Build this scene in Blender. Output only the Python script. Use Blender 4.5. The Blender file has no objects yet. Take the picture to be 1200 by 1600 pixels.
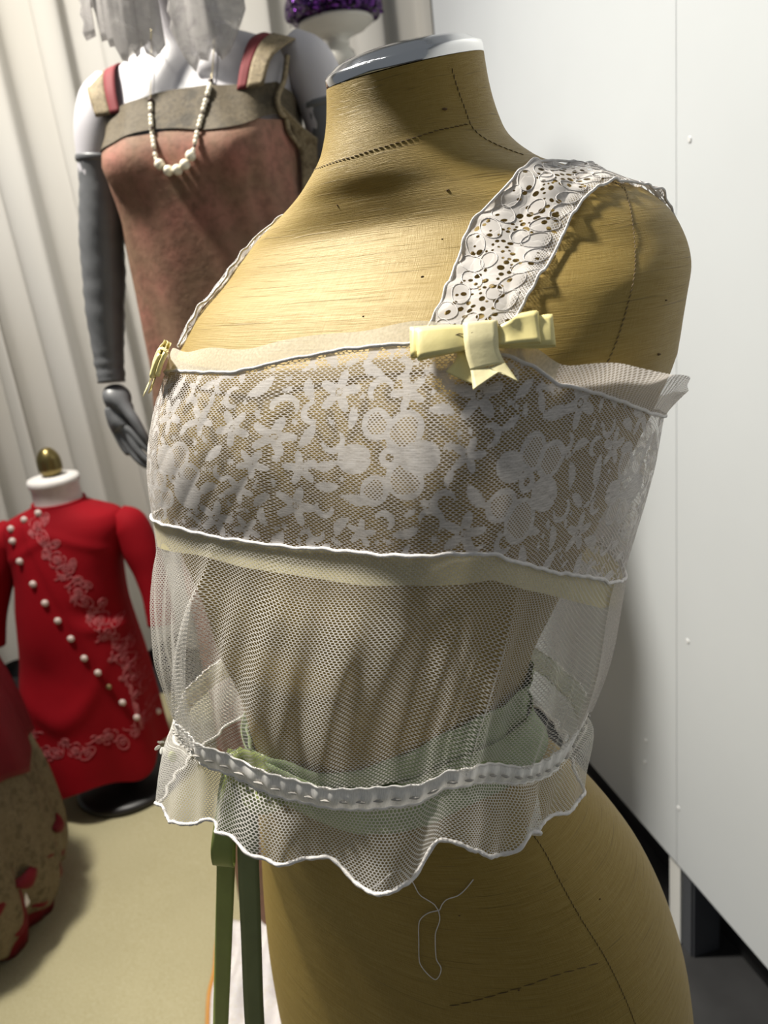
import bpy, bmesh, math, random
import numpy as np
from mathutils import Vector, Matrix, Quaternion
from mathutils.bvhtree import BVHTree
random.seed(7); rng = np.random.default_rng(7)
scene = bpy.context.scene
col = scene.collection

# ------------------------------------------------------------------ camera
cam_d = bpy.data.cameras.new('camera'); cam = bpy.data.objects.new('camera', cam_d); col.objects.link(cam)
scene.camera = cam
cam_d.sensor_fit = 'VERTICAL'; cam_d.sensor_height = 24.0; cam_d.lens = 1230.0*24.0/1600.0
CAM_LOC = Vector((0.0, 0.0, 1.30))
cam.matrix_world = Matrix(((0.992752684, 0.120175325, 0.0, CAM_LOC.x),
                           (-0.036765399, 0.303714162, -0.952053577, CAM_LOC.y),
                           (-0.114413348, 0.945153744, 0.305931343, CAM_LOC.z),
                           (0, 0, 0, 1)))
cam_d.clip_start = 0.02; cam_d.clip_end = 60
cam_d.dof.use_dof = True; cam_d.dof.focus_distance = 0.47; cam_d.dof.aperture_fstop = 6.2

# ------------------------------------------------------------------ light
world = bpy.data.worlds.new('world'); scene.world = world; world.use_nodes = True
wb = world.node_tree.nodes['Background']; wb.inputs[0].default_value = (0.86, 0.93, 1.0, 1); wb.inputs[1].default_value = 0.15
def area_light(name, loc, target, size, power, color=(1, .95, .88), spread=180):
    l = bpy.data.lights.new(name, 'AREA'); l.shape = 'DISK'; l.size = size; l.energy = power; l.color = color
    l.spread = math.radians(spread)
    o = bpy.data.objects.new(name, l); col.objects.link(o); o.location = loc
    o.rotation_euler = (Vector(target)-Vector(loc)).to_track_quat('-Z', 'Y').to_euler()
    return o
area_light('ceiling_spot_key', (-1.03, 1.28, 2.92), (0.0, 0.52, 1.2), 0.22, 36, (1, .95, .84), 95)
for i in range(2):
    for j in range(5):      # two rows of small downlights, seen again in the chrome cap
        area_light('ceiling_downlight', (-.95+.45*i, .45+.36*j, 2.95), (-.95+.45*i, .45+.36*j, 0), 0.09, 0.4, (1, .97, .93))
area_light('added_wall_fill', (-0.75, 1.35, 2.95), (0.47, .95, .25), 0.25, 2.5, (.93, .96, 1))  # added wall washer, no known fixture; lifts the white panels
area_light('added_curtain_fill', (-1.0, 1.35, 2.95), (-0.75, 2.56, 1.0), 0.3, 24, (1, .95, .87), 110)  # extra lamp put in only to brighten the drape
scene.view_settings.view_transform = 'Standard'; scene.view_settings.look = 'None'
scene.view_settings.exposure = 0.0; scene.view_settings.gamma = 1.0
scene.view_settings.use_curve_mapping = False
scene.cycles.use_denoising = True
scene.cycles.transparent_max_bounces = 16

# ------------------------------------------------------------------ helpers
def tag(o, label=None, cat=None, group=None, kind=None):
    if label: o['label'] = label
    if cat: o['category'] = cat
    if group: o['group'] = group
    if kind: o['kind'] = kind
    return o
def empty(name, loc=(0, 0, 0), rz=0.0, parent=None):
    o = bpy.data.objects.new(name, None); col.objects.link(o); o.location = loc; o.rotation_euler = (0, 0, rz)
    o.empty_display_size = 0.02
    if parent: o.parent = parent
    return o
def obj(name, data, mat=None, parent=None, smooth=True, loc=None):
    """data: bmesh, mesh or (verts, faces). Vertices are in WORLD space unless loc is given; parents sit unrotated."""
    if isinstance(data, bmesh.types.BMesh):
        me = bpy.data.meshes.new(name); data.to_mesh(me); data.free()
    elif isinstance(data, tuple):
        me = bpy.data.meshes.new(name); me.from_pydata([tuple(map(float, v)) for v in data[0]], [], [tuple(map(int, f)) for f in data[1]]); me.update()
    else: me = data
    if smooth: me.polygons.foreach_set('use_smooth', [True]*len(me.polygons))
    o = bpy.data.objects.new(name, me); col.objects.link(o)
    if mat and not me.materials: me.materials.append(mat)
    if parent is not None:
        o.parent = parent
        if loc is None:
            p = parent; off = Vector((0, 0, 0))
            while p is not None: off += p.location; p = p.parent
            o.location = -off
    if loc is not None: o.location = loc
    return o
def grid_mesh(name, P, closed_u=False, uv=None, attrs=None, flip=False):
    """P: (nv, nu, 3) grid"""
    P = np.asarray(P, float); nv, nu = P.shape[:2]
    me = bpy.data.meshes.new(name)
    idx = np.arange(nv*nu).reshape(nv, nu)
    a = idx[:-1]; b = idx[1:]
    if closed_u: a2 = np.roll(a, -1, 1); b2 = np.roll(b, -1, 1)
    else: a, a2 = a[:, :-1], a[:, 1:]; b, b2 = b[:, :-1], b[:, 1:]
    F = np.stack([a, a2, b2, b], -1).reshape(-1, 4)
    if flip: F = F[:, ::-1]
    me.vertices.add(nv*nu); me.vertices.foreach_set('co', P.reshape(-1).astype(np.float32))
    me.loops.add(F.size); me.loops.foreach_set('vertex_index', F.reshape(-1).astype(np.int32))
    me.polygons.add(len(F)); me.polygons.foreach_set('loop_start', (np.arange(len(F))*4).astype(np.int32))
    try: me.polygons.foreach_set('loop_total', np.full(len(F), 4, np.int32))
    except Exception: pass
    me.update(calc_edges=True); me.validate()
    if uv is not None:      # uv: (nv,nu,2), seam handled by storing as a point attribute
        at = me.attributes.new('suv', 'FLOAT_VECTOR', 'POINT')
        d = np.zeros((nv*nu, 3), np.float32); d[:, :2] = np.asarray(uv).reshape(-1, 2); at.data.foreach_set('vector', d.reshape(-1))
    for k, v in (attrs or {}).items():
        at = me.attributes.new(k, 'FLOAT', 'POINT'); at.data.foreach_set('value', np.asarray(v, np.float32).reshape(-1))
    return me
def pchip(x, y, xq):
    x = np.asarray(x, float); y = np.asarray(y, float); h = np.diff(x); d = np.diff(y)/h
    m = np.zeros_like(y); m[0] = d[0]; m[-1] = d[-1]
    for i in range(1, len(x)-1):
        if d[i-1]*d[i] > 0:
            w1 = 2*h[i]+h[i-1]; w2 = h[i]+2*h[i-1]; m[i] = (w1+w2)/(w1/d[i-1]+w2/d[i])
    xq = np.asarray(xq, float); k = np.clip(np.searchsorted(x, xq)-1, 0, len(x)-2); t = np.clip((xq-x[k])/h[k], 0, 1)
    return (2*t**3-3*t**2+1)*y[k]+(t**3-2*t**2+t)*h[k]*m[k]+(-2*t**3+3*t**2)*y[k+1]+(t**3-t**2)*h[k]*m[k+1]
def spow(x, p): return np.sign(x)*np.abs(x)**p
def catmull(pts, n):
    pts = np.asarray(pts, float); d = np.r_[0, np.cumsum(np.linalg.norm(np.diff(pts, axis=0), axis=1))]
    tq = np.linspace(0, d[-1], n)
    return np.stack([pchip(d, pts[:, k], tq) for k in range(pts.shape[1])], 1)
def tube(name, pts, r, sides=8, closed=False, caps=True):
    """mesh tube along points; r scalar or array"""
    pts = np.asarray(pts, float); n = len(pts); r = np.broadcast_to(np.asarray(r, float), (n,))
    if closed: t = np.roll(pts, -1, 0)-np.roll(pts, 1, 0)
    else: t = np.gradient(pts, axis=0)
    t /= np.linalg.norm(t, axis=1)[:, None]+1e-12
    up = np.array([0, 0, 1.]) if abs(t[0][2]) < .9 else np.array([1., 0, 0])
    N = np.zeros_like(pts); v = np.cross(t[0], up); v /= np.linalg.norm(v); N[0] = v
    for i in range(1, n):
        v = N[i-1]-t[i]*(N[i-1]@t[i]); N[i] = v/(np.linalg.norm(v)+1e-12)
    B = np.cross(t, N); a = np.linspace(0, 2*np.pi, sides, endpoint=False)
    P = pts[:, None]+(N[:, None]*np.cos(a)[None, :, None]+B[:, None]*np.sin(a)[None, :, None])*r[:, None, None]
    if closed: P = np.concatenate([P, P[:1]])
    elif caps: P = np.concatenate([np.repeat(pts[:1, None], sides, 1), P, np.repeat(pts[-1:, None], sides, 1)])
    return grid_mesh(name, P, closed_u=True)
def lathe(name, prof, seg=48, center=(0, 0, 0)):
    a = np.linspace(0, 2*np.pi, seg, endpoint=False); prof = np.asarray(prof, float)
    P = np.stack([prof[:, 0, None]*np.cos(a), prof[:, 0, None]*np.sin(a), np.repeat(prof[:, 1, None], seg, 1)], -1)+np.asarray(center)
    return grid_mesh(name, P, closed_u=True)
def strip(name, A, B, nw=4, **k):
    """ribbon between two poly lines A and B (n,3)"""
    t = np.linspace(0, 1, nw)[:, None, None]; P = np.asarray(A)[None]*(1-t)+np.asarray(B)[None]*t
    return grid_mesh(name, P, **k)
def box_bm(bm, c, s, rz=0.0):
    m = Matrix.Translation(c) @ Matrix.Rotation(rz, 4, 'Z') @ Matrix.Diagonal((*s, 1))
    return bmesh.ops.create_cube(bm, size=1, matrix=m)
def bvh_of(me):
    return BVHTree.FromPolygons([v.co.copy() for v in me.vertices], [tuple(p.vertices) for p in me.polygons])
def push_out(bvh, pts, off, maxd=0.2):
    out = []
    for p in np.asarray(pts, float).reshape(-1, 3):
        v = Vector(p); loc, nor, i, d = bvh.find_nearest(v)
        if loc is not None and (v-loc).dot(nor) < off: v = loc+nor*off
        out.append(tuple(v))
    return np.array(out).reshape(np.asarray(pts).shape)
def add_mod(o, kind, name='m', **k):
    m = o.modifiers.new(name, kind)
    for a, b in k.items(): setattr(m, a, b)
    return m

# ------------------------------------------------------------------ materials
class NT:
    def __init__(s, name):
        s.m = bpy.data.materials.new(name); s.m.use_nodes = True; s.t = s.m.node_tree; s.n = s.t.nodes; s.l = s.t.links
        s.b = s.n['Principled BSDF']; s.out = s.n['Material Output']
    def add(s, k, **p):
        n = s.n.new(k)
        for a, v in p.items(): setattr(n, a, v)
        return n
    def put(s, sock, v):
        if isinstance(v, bpy.types.NodeSocket): s.l.new(v, sock)
        elif v is not None:
            if hasattr(sock, 'default_value'):
                try: sock.default_value = v
                except Exception: sock.default_value = (*v, 1) if len(v) == 3 else v
    def math(s, op, a, b=None, c=None, clamp=False):
        n = s.add('ShaderNodeMath', operation=op, use_clamp=clamp); s.put(n.inputs[0], a)
        if b is not None: s.put(n.inputs[1], b)
        if c is not None: s.put(n.inputs[2], c)
        return n.outputs[0]
    def vmath(s, op, a, b=None):
        n = s.add('ShaderNodeVectorMath', operation=op); s.put(n.inputs[0], a)
        if b is not None: s.put(n.inputs[1], b)
        return n.outputs['Value'] if op in ('DOT_PRODUCT', 'LENGTH') else n.outputs[0]
    def sep(s, v): n = s.add('ShaderNodeSeparateXYZ'); s.put(n.inputs[0], v); return n.outputs
    def comb(s, x, y, z=0.0):
        n = s.add('ShaderNodeCombineXYZ'); [s.put(n.inputs[i], v) for i, v in enumerate((x, y, z))]; return n.outputs[0]
    def attr(s, name): n = s.add('ShaderNodeAttribute', attribute_name=name); return n
    def noise(s, vec, scale, detail=3, rough=.5, dist=0.0):
        n = s.add('ShaderNodeTexNoise'); s.put(n.inputs['Vector'], vec); n.inputs['Scale'].default_value = scale
        n.inputs['Detail'].default_value = detail; n.inputs['Roughness'].default_value = rough; n.inputs['Distortion'].default_value = dist
        return n.outputs[0]
    def ramp(s, f, stops, interp='LINEAR'):
        n = s.add('ShaderNodeValToRGB'); s.put(n.inputs[0], f); r = n.color_ramp; r.interpolation = interp
        while len(r.elements) < len(stops): r.elements.new(.5)
        for e, (p, c) in zip(r.elements, stops): e.position = p; e.color = (*c, 1) if not np.isscalar(c) else (c, c, c, 1)
        return n.outputs[0]
    def mix(s, f, a, b, blend='MIX'):
        n = s.add('ShaderNodeMix', data_type='RGBA', blend_type=blend); s.put(n.inputs[0], f)
        for i, v in ((6, a), (7, b)):
            s.put(n.inputs[i], (*v, 1) if isinstance(v, tuple) and len(v) == 3 else v)
        return n.outputs[2]
    def coords(s, which='Object'): return s.add('ShaderNodeTexCoord').outputs[which]
    def bump(s, h, strength=.3, dist=.002):
        n = s.add('ShaderNodeBump'); n.inputs['Strength'].default_value = strength; n.inputs['Distance'].default_value = dist; s.put(n.inputs['Height'], h); return n.outputs[0]
    def set(s, color=None, rough=None, metal=None, normal=None, sheen=None, spec=None):
        if color is not None: s.put(s.b.inputs['Base Color'], (*color, 1) if isinstance(color, tuple) and len(color) == 3 else color)
        if rough is not None: s.put(s.b.inputs['Roughness'], rough)
        if metal is not None: s.put(s.b.inputs['Metallic'], metal)
        if normal is not None: s.l.new(normal, s.b.inputs['Normal'])
        if sheen is not None: s.b.inputs['Sheen Weight'].default_value = sheen; s.b.inputs['Sheen Roughness'].default_value = .4
        if spec is not None: s.b.inputs['Specular IOR Level'].default_value = spec
        return s
    def cutout(s, alpha, color, transl=0.35, rough=.8):
        """thin cloth: threads where alpha is 1, open where 0"""
        d = s.add('ShaderNodeBsdfDiffuse'); t = s.add('ShaderNodeBsdfTranslucent'); m = s.add('ShaderNodeMixShader'); tr = s.add('ShaderNodeBsdfTransparent'); o = s.add('ShaderNodeMixShader')
        for n in (d, t): s.put(n.inputs['Color'], (*color, 1) if isinstance(color, tuple) and len(color) == 3 else color)
        m.inputs[0].default_value = transl; s.l.new(d.outputs[0], m.inputs[1]); s.l.new(t.outputs[0], m.inputs[2])
        s.put(o.inputs[0], alpha); s.l.new(tr.outputs[0], o.inputs[1]); s.l.new(m.outputs[0], o.inputs[2])
        s.l.new(o.outputs[0], s.out.inputs['Surface']); return s
    def hexnet(s, vec, cw, ch, thick, soft=.04):
        """1 on the threads of a hexagonal net; cell cw x ch metres, vec in metres"""
        x, y, _ = s.sep(vec)
        px = s.math('DIVIDE', x, cw); py = s.math('MULTIPLY', s.math('DIVIDE', y, ch), 1.7320508)
        def cell(ox, oy):
            ax = s.math('SUBTRACT', s.math('FLOORED_MODULO', s.math('SUBTRACT', px, ox), 1.0), .5)
            ay = s.math('SUBTRACT', s.math('FLOORED_MODULO', s.math('SUBTRACT', py, oy), 1.7320508), .8660254)
            ax = s.math('ABSOLUTE', ax); ay = s.math('ABSOLUTE', ay)
            return s.math('MAXIMUM', ax, s.math('ADD', s.math('MULTIPLY', ax, .5), s.math('MULTIPLY', ay, .8660254)))
        h = s.math('MINIMUM', cell(0, 0), cell(.5, .8660254))
        e = s.math('SUBTRACT', .5, h)                      # distance from the cell edge
        n = s.add('ShaderNodeMapRange'); s.put(n.inputs[0], e); n.inputs[1].default_value = thick-soft; n.inputs[2].default_value = thick+soft
        n.inputs[3].default_value = 1.0; n.inputs[4].default_value = 0.0
        return n.outputs[0]

# ------------------------------------------------------------------ main form: shape
FT = math.radians(40); FO = np.array([0.04697604, 0.565]); FR = np.array([-math.sin(FT), -math.cos(FT)]); LT = np.array([math.cos(FT), -math.sin(FT)])
# z, half width, half depth, forward shift, roundness, bust
BODY = np.array([
 (1.425, .0497, .0497, 0, 2.0, 0), (1.395, .0529, .0529, .0006, 2.0, 0), (1.370, .0598, .0598, -.0002, 2.0, 0), (1.350, .0797, .0678, -.0030, 2.12, 0),
 (1.335, .1136, .0745, -.0100, 2.21, 0), (1.320, .1466, .0770, -.0110, 2.30, 0), (1.300, .1674, .0850, -.0043, 2.36, 0), (1.270, .1809, .0941, .0197, 2.44, .003),
 (1.235, .1808, .1030, .0412, 2.48, .009), (1.200, .1700, .1054, .0539, 2.43, .017), (1.165, .1557, .1012, .0632, 2.39, .024), (1.130, .1416, .0963, .0710, 2.34, .022),
 (1.090, .1254, .0878, .0894, 2.30, .010), (1.050, .1114, .0802, .1052, 2.28, .002), (1.010, .1037, .0755, .1051, 2.27, 0), (.970, .1115, .0821, .0932, 2.26, 0),
 (.930, .1307, .0962, .0762, 2.25, 0), (.890, .1488, .1084, .0619, 2.24, 0), (.850, .1642, .1182, .0509, 2.22, 0), (.800, .1774, .1278, .0433, 2.21, 0),
 (.750, .1868, .1345, .0397, 2.19, 0), (.700, .1913, .1377, .0389, 2.18, 0), (.640, .1934, .1393, .0382, 2.16, 0), (.560, .190, .137, .038, 2.15, 0)])[::-1]
GARM = np.array([
 (1.300, .1740, .0960, .0180, 2.35, 0), (1.270, .1760, .1010, .0290, 2.35, .004),
 (1.250, .1790, .1049, .0392, 2.35, .006), (1.230, .1800, .1088, .0467, 2.35, .010), (1.210, .1785, .1117, .0523, 2.35, .014), (1.190, .1758, .1134, .0559, 2.35, .018),
 (1.170, .1728, .1140, .0580, 2.35, .0207), (1.150, .1680, .1147, .0594, 2.35, .022), (1.130, .1638, .1156, .0659, 2.35, .0187), (1.110, .1608, .1172, .0772, 2.35, .0147),
 (1.090, .1591, .1187, .0873, 2.35, .010), (1.060, .1548, .1183, .1003, 2.35, .004), (1.030, .1459, .1141, .1068, 2.35, .004), (1.000, .1360, .1088, .1128, 2.35, .004),
 (.970, .1318, .1068, .1235, 2.35, .004), (.955, .1316, .1073, .1268, 2.35, .004), (.900, .1316, .1073, .1268, 2.35, .004)])[::-1]
def surf(tab, phi, z, off=0.0):
    """point on a ringed body: phi angle from the front (+ to the form's left), z height, both arrays of one shape"""
    phi = np.asarray(phi, float); z = np.broadcast_to(np.asarray(z, float), phi.shape)
    a, b, cf, n, bu = [pchip(tab[:, 0], tab[:, k], z) for k in range(1, 6)]
    l = a*spow(np.sin(phi), 2/n); q = b*spow(np.cos(phi), 2/n)
    w = (phi+np.pi) % (2*np.pi)-np.pi
    g = bu*(np.exp(-((w-.62)/.34)**2)+np.exp(-((w+.62)/.34)**2))+off
    r = np.hypot(l, q)+1e-9; l = l*(1+g/r); q = q*(1+g/r)+cf
    xy = FO+q[..., None]*FR+l[..., None]*LT
    return np.concatenate([xy, z[..., None]], -1)
def neck_tilt(P):
    """lean the neck's cut plane forward"""
    q = (P[..., :2]-FO)@FR; t = np.clip((P[..., 2]-1.352)/.055, 0, 1); t = t*t*(3-2*t)
    P = P.copy(); P[..., 2] -= .165*t*q; return P
NECK_TOP = 1.411
zb = np.unique(np.r_[np.linspace(.56, 1.26, 71), np.linspace(1.26, 1.375, 47), np.linspace(1.375, NECK_TOP, 12)])
phb = np.linspace(-np.pi, np.pi, 144, endpoint=False)
PHg, Zg = np.meshgrid(phb, zb)
BODY_P = neck_tilt(surf(BODY, PHg, Zg))
body_mesh = grid_mesh('torso', BODY_P, closed_u=True, uv=np.stack([PHg*.15, Zg], -1))
body_bvh = bvh_of(body_mesh)
def body_pt(phi, z, off=0.0):
    return neck_tilt(surf(BODY, np.asarray(phi, float), z, off))
# the camisole's hanging surface, never inside the body
def garm_pt(phi, z, off=0.0, clear=.0018):
    phi = np.asarray(phi, float); z = np.broadcast_to(np.asarray(z, float), phi.shape)
    P = surf(GARM, phi, z)
    cf = pchip(GARM[:, 0], GARM[:, 3], z); c = FO+cf[..., None]*FR
    d = P[..., :2]-c; ang = np.arctan2(d@LT, d@FR); rad = np.hypot(d@LT, d@FR)
    out = np.zeros_like(rad); zf = z.reshape(-1); af = ang.reshape(-1); of = out.reshape(-1); cff = cf.reshape(-1)
    tt = np.linspace(-np.pi, np.pi, 97)
    for zz in np.unique(np.round(zf, 4)):
        k = np.abs(zf-zz) < 6e-5
        R_ = surf(BODY, tt, zz)
        for j0 in [0]:
            c0 = FO+np.mean(cff[k])*FR; dd = R_[:, :2]-c0; aa = np.arctan2(dd@LT, dd@FR); rr = np.hypot(dd@LT, dd@FR); o = np.argsort(aa)
            of[k] = np.interp(af[k], aa[o], rr[o], period=2*np.pi)
    out = of.reshape(rad.shape); r2 = np.maximum(rad, out+clear)+off
    u = np.stack([np.sin(ang), np.cos(ang)], -1)
    xy = c+(u[..., 0]*r2)[..., None]*LT+(u[..., 1]*r2)[..., None]*FR
    return np.concatenate([xy, z[..., None]], -1)
# heights of the camisole's edges around the form (angle in degrees from the front, height)
def ztab(ang, z):
    ang = np.radians(ang); z = np.asarray(z, float)
    def f(phi):
        w = (np.asarray(phi, float)+np.pi) % (2*np.pi)-np.pi
        a = np.r_[ang, ang[0]+2*np.pi]; zz = np.r_[z, z[0]]
        return pchip(a, zz, np.where(w < ang[0], w+2*np.pi, w))
    return f
z_top = ztab([-150, -120, -90, -66, -48, -30, -12, -6, 0, 6, 12, 24, 30, 36, 42, 48, 54, 60, 72, 84, 96, 108, 130, 160],
             [1.195, 1.195, 1.216, 1.232, 1.241, 1.245, 1.245, 1.247, 1.251, 1.254, 1.256, 1.257, 1.256, 1.253, 1.248, 1.242, 1.233, 1.229, 1.220, 1.210, 1.200, 1.195, 1.192, 1.195])
z_bind = ztab([-150, -120, -90, -66, -48, -30, -12, 0, 12, 24, 30, 36, 42, 48, 54, 60, 72, 84, 96, 108, 130, 160],
              [1.205, 1.206, 1.228, 1.246, 1.255, 1.257, 1.258, 1.261, 1.265, 1.266, 1.265, 1.263, 1.257, 1.249, 1.241, 1.238, 1.230, 1.221, 1.211, 1.205, 1.202, 1.205])
z_lace = ztab([-150, -100, -60, -48, -36, -24, -12, 0, 12, 24, 36, 42, 48, 54, 60, 72, 84, 90, 96, 102, 114, 130, 160],
              [1.112, 1.125, 1.143, 1.147, 1.150, 1.151, 1.149, 1.150, 1.154, 1.157, 1.160, 1.158, 1.151, 1.145, 1.139, 1.130, 1.120, 1.113, 1.108, 1.104, 1.100, 1.100, 1.105])
z_rib = ztab([-150, -100, -60, -48, -36, -24, -18, -6, 6, 18, 30, 42, 48, 54, 60, 72, 84, 90, 96, 102, 114, 130, 160],
             [1.097, 1.108, 1.124, 1.129, 1.132, 1.135, 1.136, 1.134, 1.136, 1.138, 1.143, 1.144, 1.139, 1.133, 1.128, 1.118, 1.107, 1.100, 1.094, 1.089, 1.085, 1.085, 1.090])
z_ct = ztab([-150, -100, -60, -48, -42, -36, -30, -18, -6, 6, 18, 30, 42, 48, 54, 60, 66, 72, 78, 90, 96, 102, 114, 130, 160],
            [1.016, 1.016, 1.014, 1.013, 1.014, 1.018, 1.022, 1.029, 1.030, 1.031, 1.033, 1.037, 1.041, 1.048, 1.047, 1.043, 1.037, 1.032, 1.028, 1.026, 1.024, 1.022, 1.020, 1.018, 1.016])
z_cb = ztab([-150, -100, -60, -48, -42, -36, -30, -18, -6, 6, 18, 30, 42, 48, 54, 60, 66, 72, 78, 90, 96, 102, 114, 130, 160],
            [1.003, 1.003, 1.001, 1.000, 1.001, 1.005, 1.009, 1.014, 1.015, 1.016, 1.020, 1.023, 1.029, 1.037, 1.036, 1.031, 1.026, 1.021, 1.015, 1.007, 1.005, 1.006, 1.006, 1.005, 1.003])
# ------------------------------------------------------------------ surfaces
def simple(name, color, rough=.6, metal=0.0, var=.0, scale=30, bump=0.0, sheen=None, spec=None):
    s = NT(name); c = color; nrm = None
    v = s.coords()
    if var:
        n = s.noise(v, scale, 4); lo = tuple(x*(1-var) for x in color); hi = tuple(min(1, x*(1+var)) for x in color)
        c = s.ramp(n, [(.3, lo), (.7, hi)])
    if bump: nrm = s.bump(s.noise(v, scale*4, 4), bump, .002)
    return s.set(c, rough, metal, nrm, sheen, spec).m

def silk_material():
    s = NT('gold_slub_silk'); uv = s.attr('suv').outputs['Vector']; u, v, _ = s.sep(uv)
    wob = s.math('MULTIPLY', s.noise(s.comb(s.math('MULTIPLY', u, 9.0), s.math('MULTIPLY', v, 9.0)), 1.0, 2), .005)
    v2 = s.math('ADD', v, wob)
    fine = s.noise(s.comb(s.math('MULTIPLY', u, 36.0), s.math('MULTIPLY', v2, 2000.0)), 1.0, 3, .6)
    band = s.noise(s.comb(s.math('MULTIPLY', u, 14.0), s.math('MULTIPLY', v2, 420.0)), 1.0, 3, .55)
    warp = s.noise(s.comb(s.math('MULTIPLY', u, 1700.0), s.math('MULTIPLY', v, 120.0)), 1.0, 2, .6)
    slub = s.ramp(s.noise(s.comb(s.math('MULTIPLY', u, 13.0), s.math('MULTIPLY', v2, 1000.0), 3.3), 1.0, 2, .5), [(.645, 0.0), (.725, 1.0)])
    h = s.math('ADD', s.math('MULTIPLY', fine, .62), s.math('MULTIPLY', band, .22)); h = s.math('ADD', h, s.math('MULTIPLY', warp, .32))
    c = s.ramp(h, [(.34, (.178, .118, .029)), (.55, (.256, .178, .049)), (.76, (.33, .245, .082))])
    fade = s.noise(s.comb(s.math('MULTIPLY', u, 7.0), s.math('MULTIPLY', v, 7.0), 8.0), 1.0, 3)
    c = s.mix(s.ramp(fade, [(.35, 0.0), (.75, .35)]), c, (.21, .13, .033))
    c = s.mix(s.math('MULTIPLY', slub, .68), c, (.125, .083, .026))
    hb = s.math('ADD', h, s.math('MULTIPLY', slub, .5))
    s.set(c, s.ramp(h, [(.3, .62), (.8, .46)]), 0.0, s.bump(hb, .38, .0012), None, .30); s.b.inputs['Specular Tint'].default_value = (1, .80, .38, 1)
    return s.m
M = {}
M['silk'] = silk_material()
M['stitch'] = simple('brown_stitch_thread', (.10, .062, .022), .8)
M['fleck'] = simple('brown_fleck', (.12, .07, .03), .9)
M['chrome'] = simple('polished_chrome', (.86, .86, .87), .12, 1.0)
M['steel'] = simple('grey_stand_steel', (.30, .30, .31), .35, 1.0)
M['white_wall'] = simple('white_painted_panel', (.52, .545, .57), .55, 0, .025, 3, .03)
M['screw'] = simple('painted_screw', (.62, .63, .64), .3)
M['post_white'] = simple('white_post_paint', (.74, .74, .72), .5)
M['box_grey'] = simple('grey_foot_plastic', (.07, .075, .085), .4)
M['black'] = simple('black_board', (.006, .006, .007), .7)
M['trim_black'] = simple('black_skirting', (.01, .01, .012), .5)
M['backwall'] = simple('grey_back_wall', (.5, .5, .49), .8)

def floor_cloth_material():
    s = NT('khaki_floor_cloth'); v = s.coords(); n = s.noise(v, 2.2, 4); f = s.noise(v, 260, 2)
    c = s.ramp(n, [(.3, (.33, .288, .142)), (.7, (.405, .357, .19))]); c = s.mix(.12, c, s.ramp(f, [(.3, .15), (.7, .7)]))
    return s.set(c, .85, 0, s.bump(s.noise(v, 5, 3), .25, .02)).m
M['floor_cloth'] = floor_cloth_material()
M['floor'] = simple('dark_grey_floor', (.022, .022, .023), .55, 0, .25, 12, .05)

def curtain_material():
    s = NT('off_white_drape'); d = s.add('ShaderNodeBsdfDiffuse'); t = s.add('ShaderNodeBsdfTranslucent'); m = s.add('ShaderNodeMixShader')
    c = s.ramp(s.noise(s.coords(), 1.6, 2), [(.3, (.60, .575, .52)), (.7, (.64, .625, .59))])
    s.put(d.inputs[0], c); s.put(t.inputs[0], c); m.inputs[0].default_value = .18
    s.l.new(d.outputs[0], m.inputs[1]); s.l.new(t.outputs[0], m.inputs[2]); s.l.new(m.outputs[0], s.out.inputs[0]); return s.m
M['curtain'] = curtain_material()

# ------------------------------------------------------------------ room
bm = bmesh.new(); box_bm(bm, (0, 1.0, -.03), (6, 5.5, .06)); floor = obj('floor', bm, M['floor'], smooth=False); tag(floor, 'dark grey floor under the hanging white panels', 'floor', kind='structure')
# cloth on the floor, softly rumpled
nx, ny = 120, 110; gx = np.linspace(-2.6, -.02, nx); gy = np.linspace(-.9, 2.36, ny); GX, GY = np.meshgrid(gx, gy)
gz = .004+.0022*(1+np.sin(GX*9+GY*3.1+1.5*np.sin(GY*4)))+.003*np.exp(-((GX+.52+.05*GY)/.012)**2)+.0025*np.exp(-((GX+.70-.03*GY)/.012)**2)
edge = np.minimum(np.minimum((GX+2.6), (-.02-GX)), np.minimum(GY+.9, 2.36-GY)); gz = np.where(edge < .015, .001, gz)
fc = obj('floor_cloth', grid_mesh('floor_cloth', np.stack([GX, GY, gz], -1)), M['floor_cloth']); tag(fc, 'khaki cloth spread flat over the display floor', 'floor cloth', kind='structure')

WP = np.array([.445, 1.17]); WD = np.array([-.2185, 1.0]); WD /= np.linalg.norm(WD); WN = np.array([-WD[1], WD[0]])   # WN points into the room
wall_ang = math.atan2(WD[1], WD[0])
def wall_box(bm, s0, s1, z0, z1, d0, d1):
    """box along the wall: s metres along it from WP, d metres into the room"""
    c = WP+WD*(s0+s1)/2+WN*(d0+d1)/2
    box_bm(bm, (c[0], c[1], (z0+z1)/2), (s1-s0, abs(d1-d0), z1-z0), wall_ang)
S_END = float((np.array([.249, 2.067])-WP)@WD)
bm = bmesh.new(); wall_box(bm, -2.2, S_END-.01, .215, 3.1, -.045, -.012); wall = obj('wall_right', bm, M['white_wall'], smooth=False)
tag(wall, 'white panelled display wall hung above the dark floor', 'wall', kind='structure')
for a, b in ((-2.2, -1.32), (-1.317, -.0254), (-.0249, S_END)):
    bm = bmesh.new(); wall_box(bm, a, b, .20, 3.1, -.012, 0.0)
    bmesh.ops.bevel(bm, geom=bm.edges[:], offset=.0005, segments=2, affect='EDGES'); obj('panel', bm, M['white_wall'], wall, smooth=False)
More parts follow.
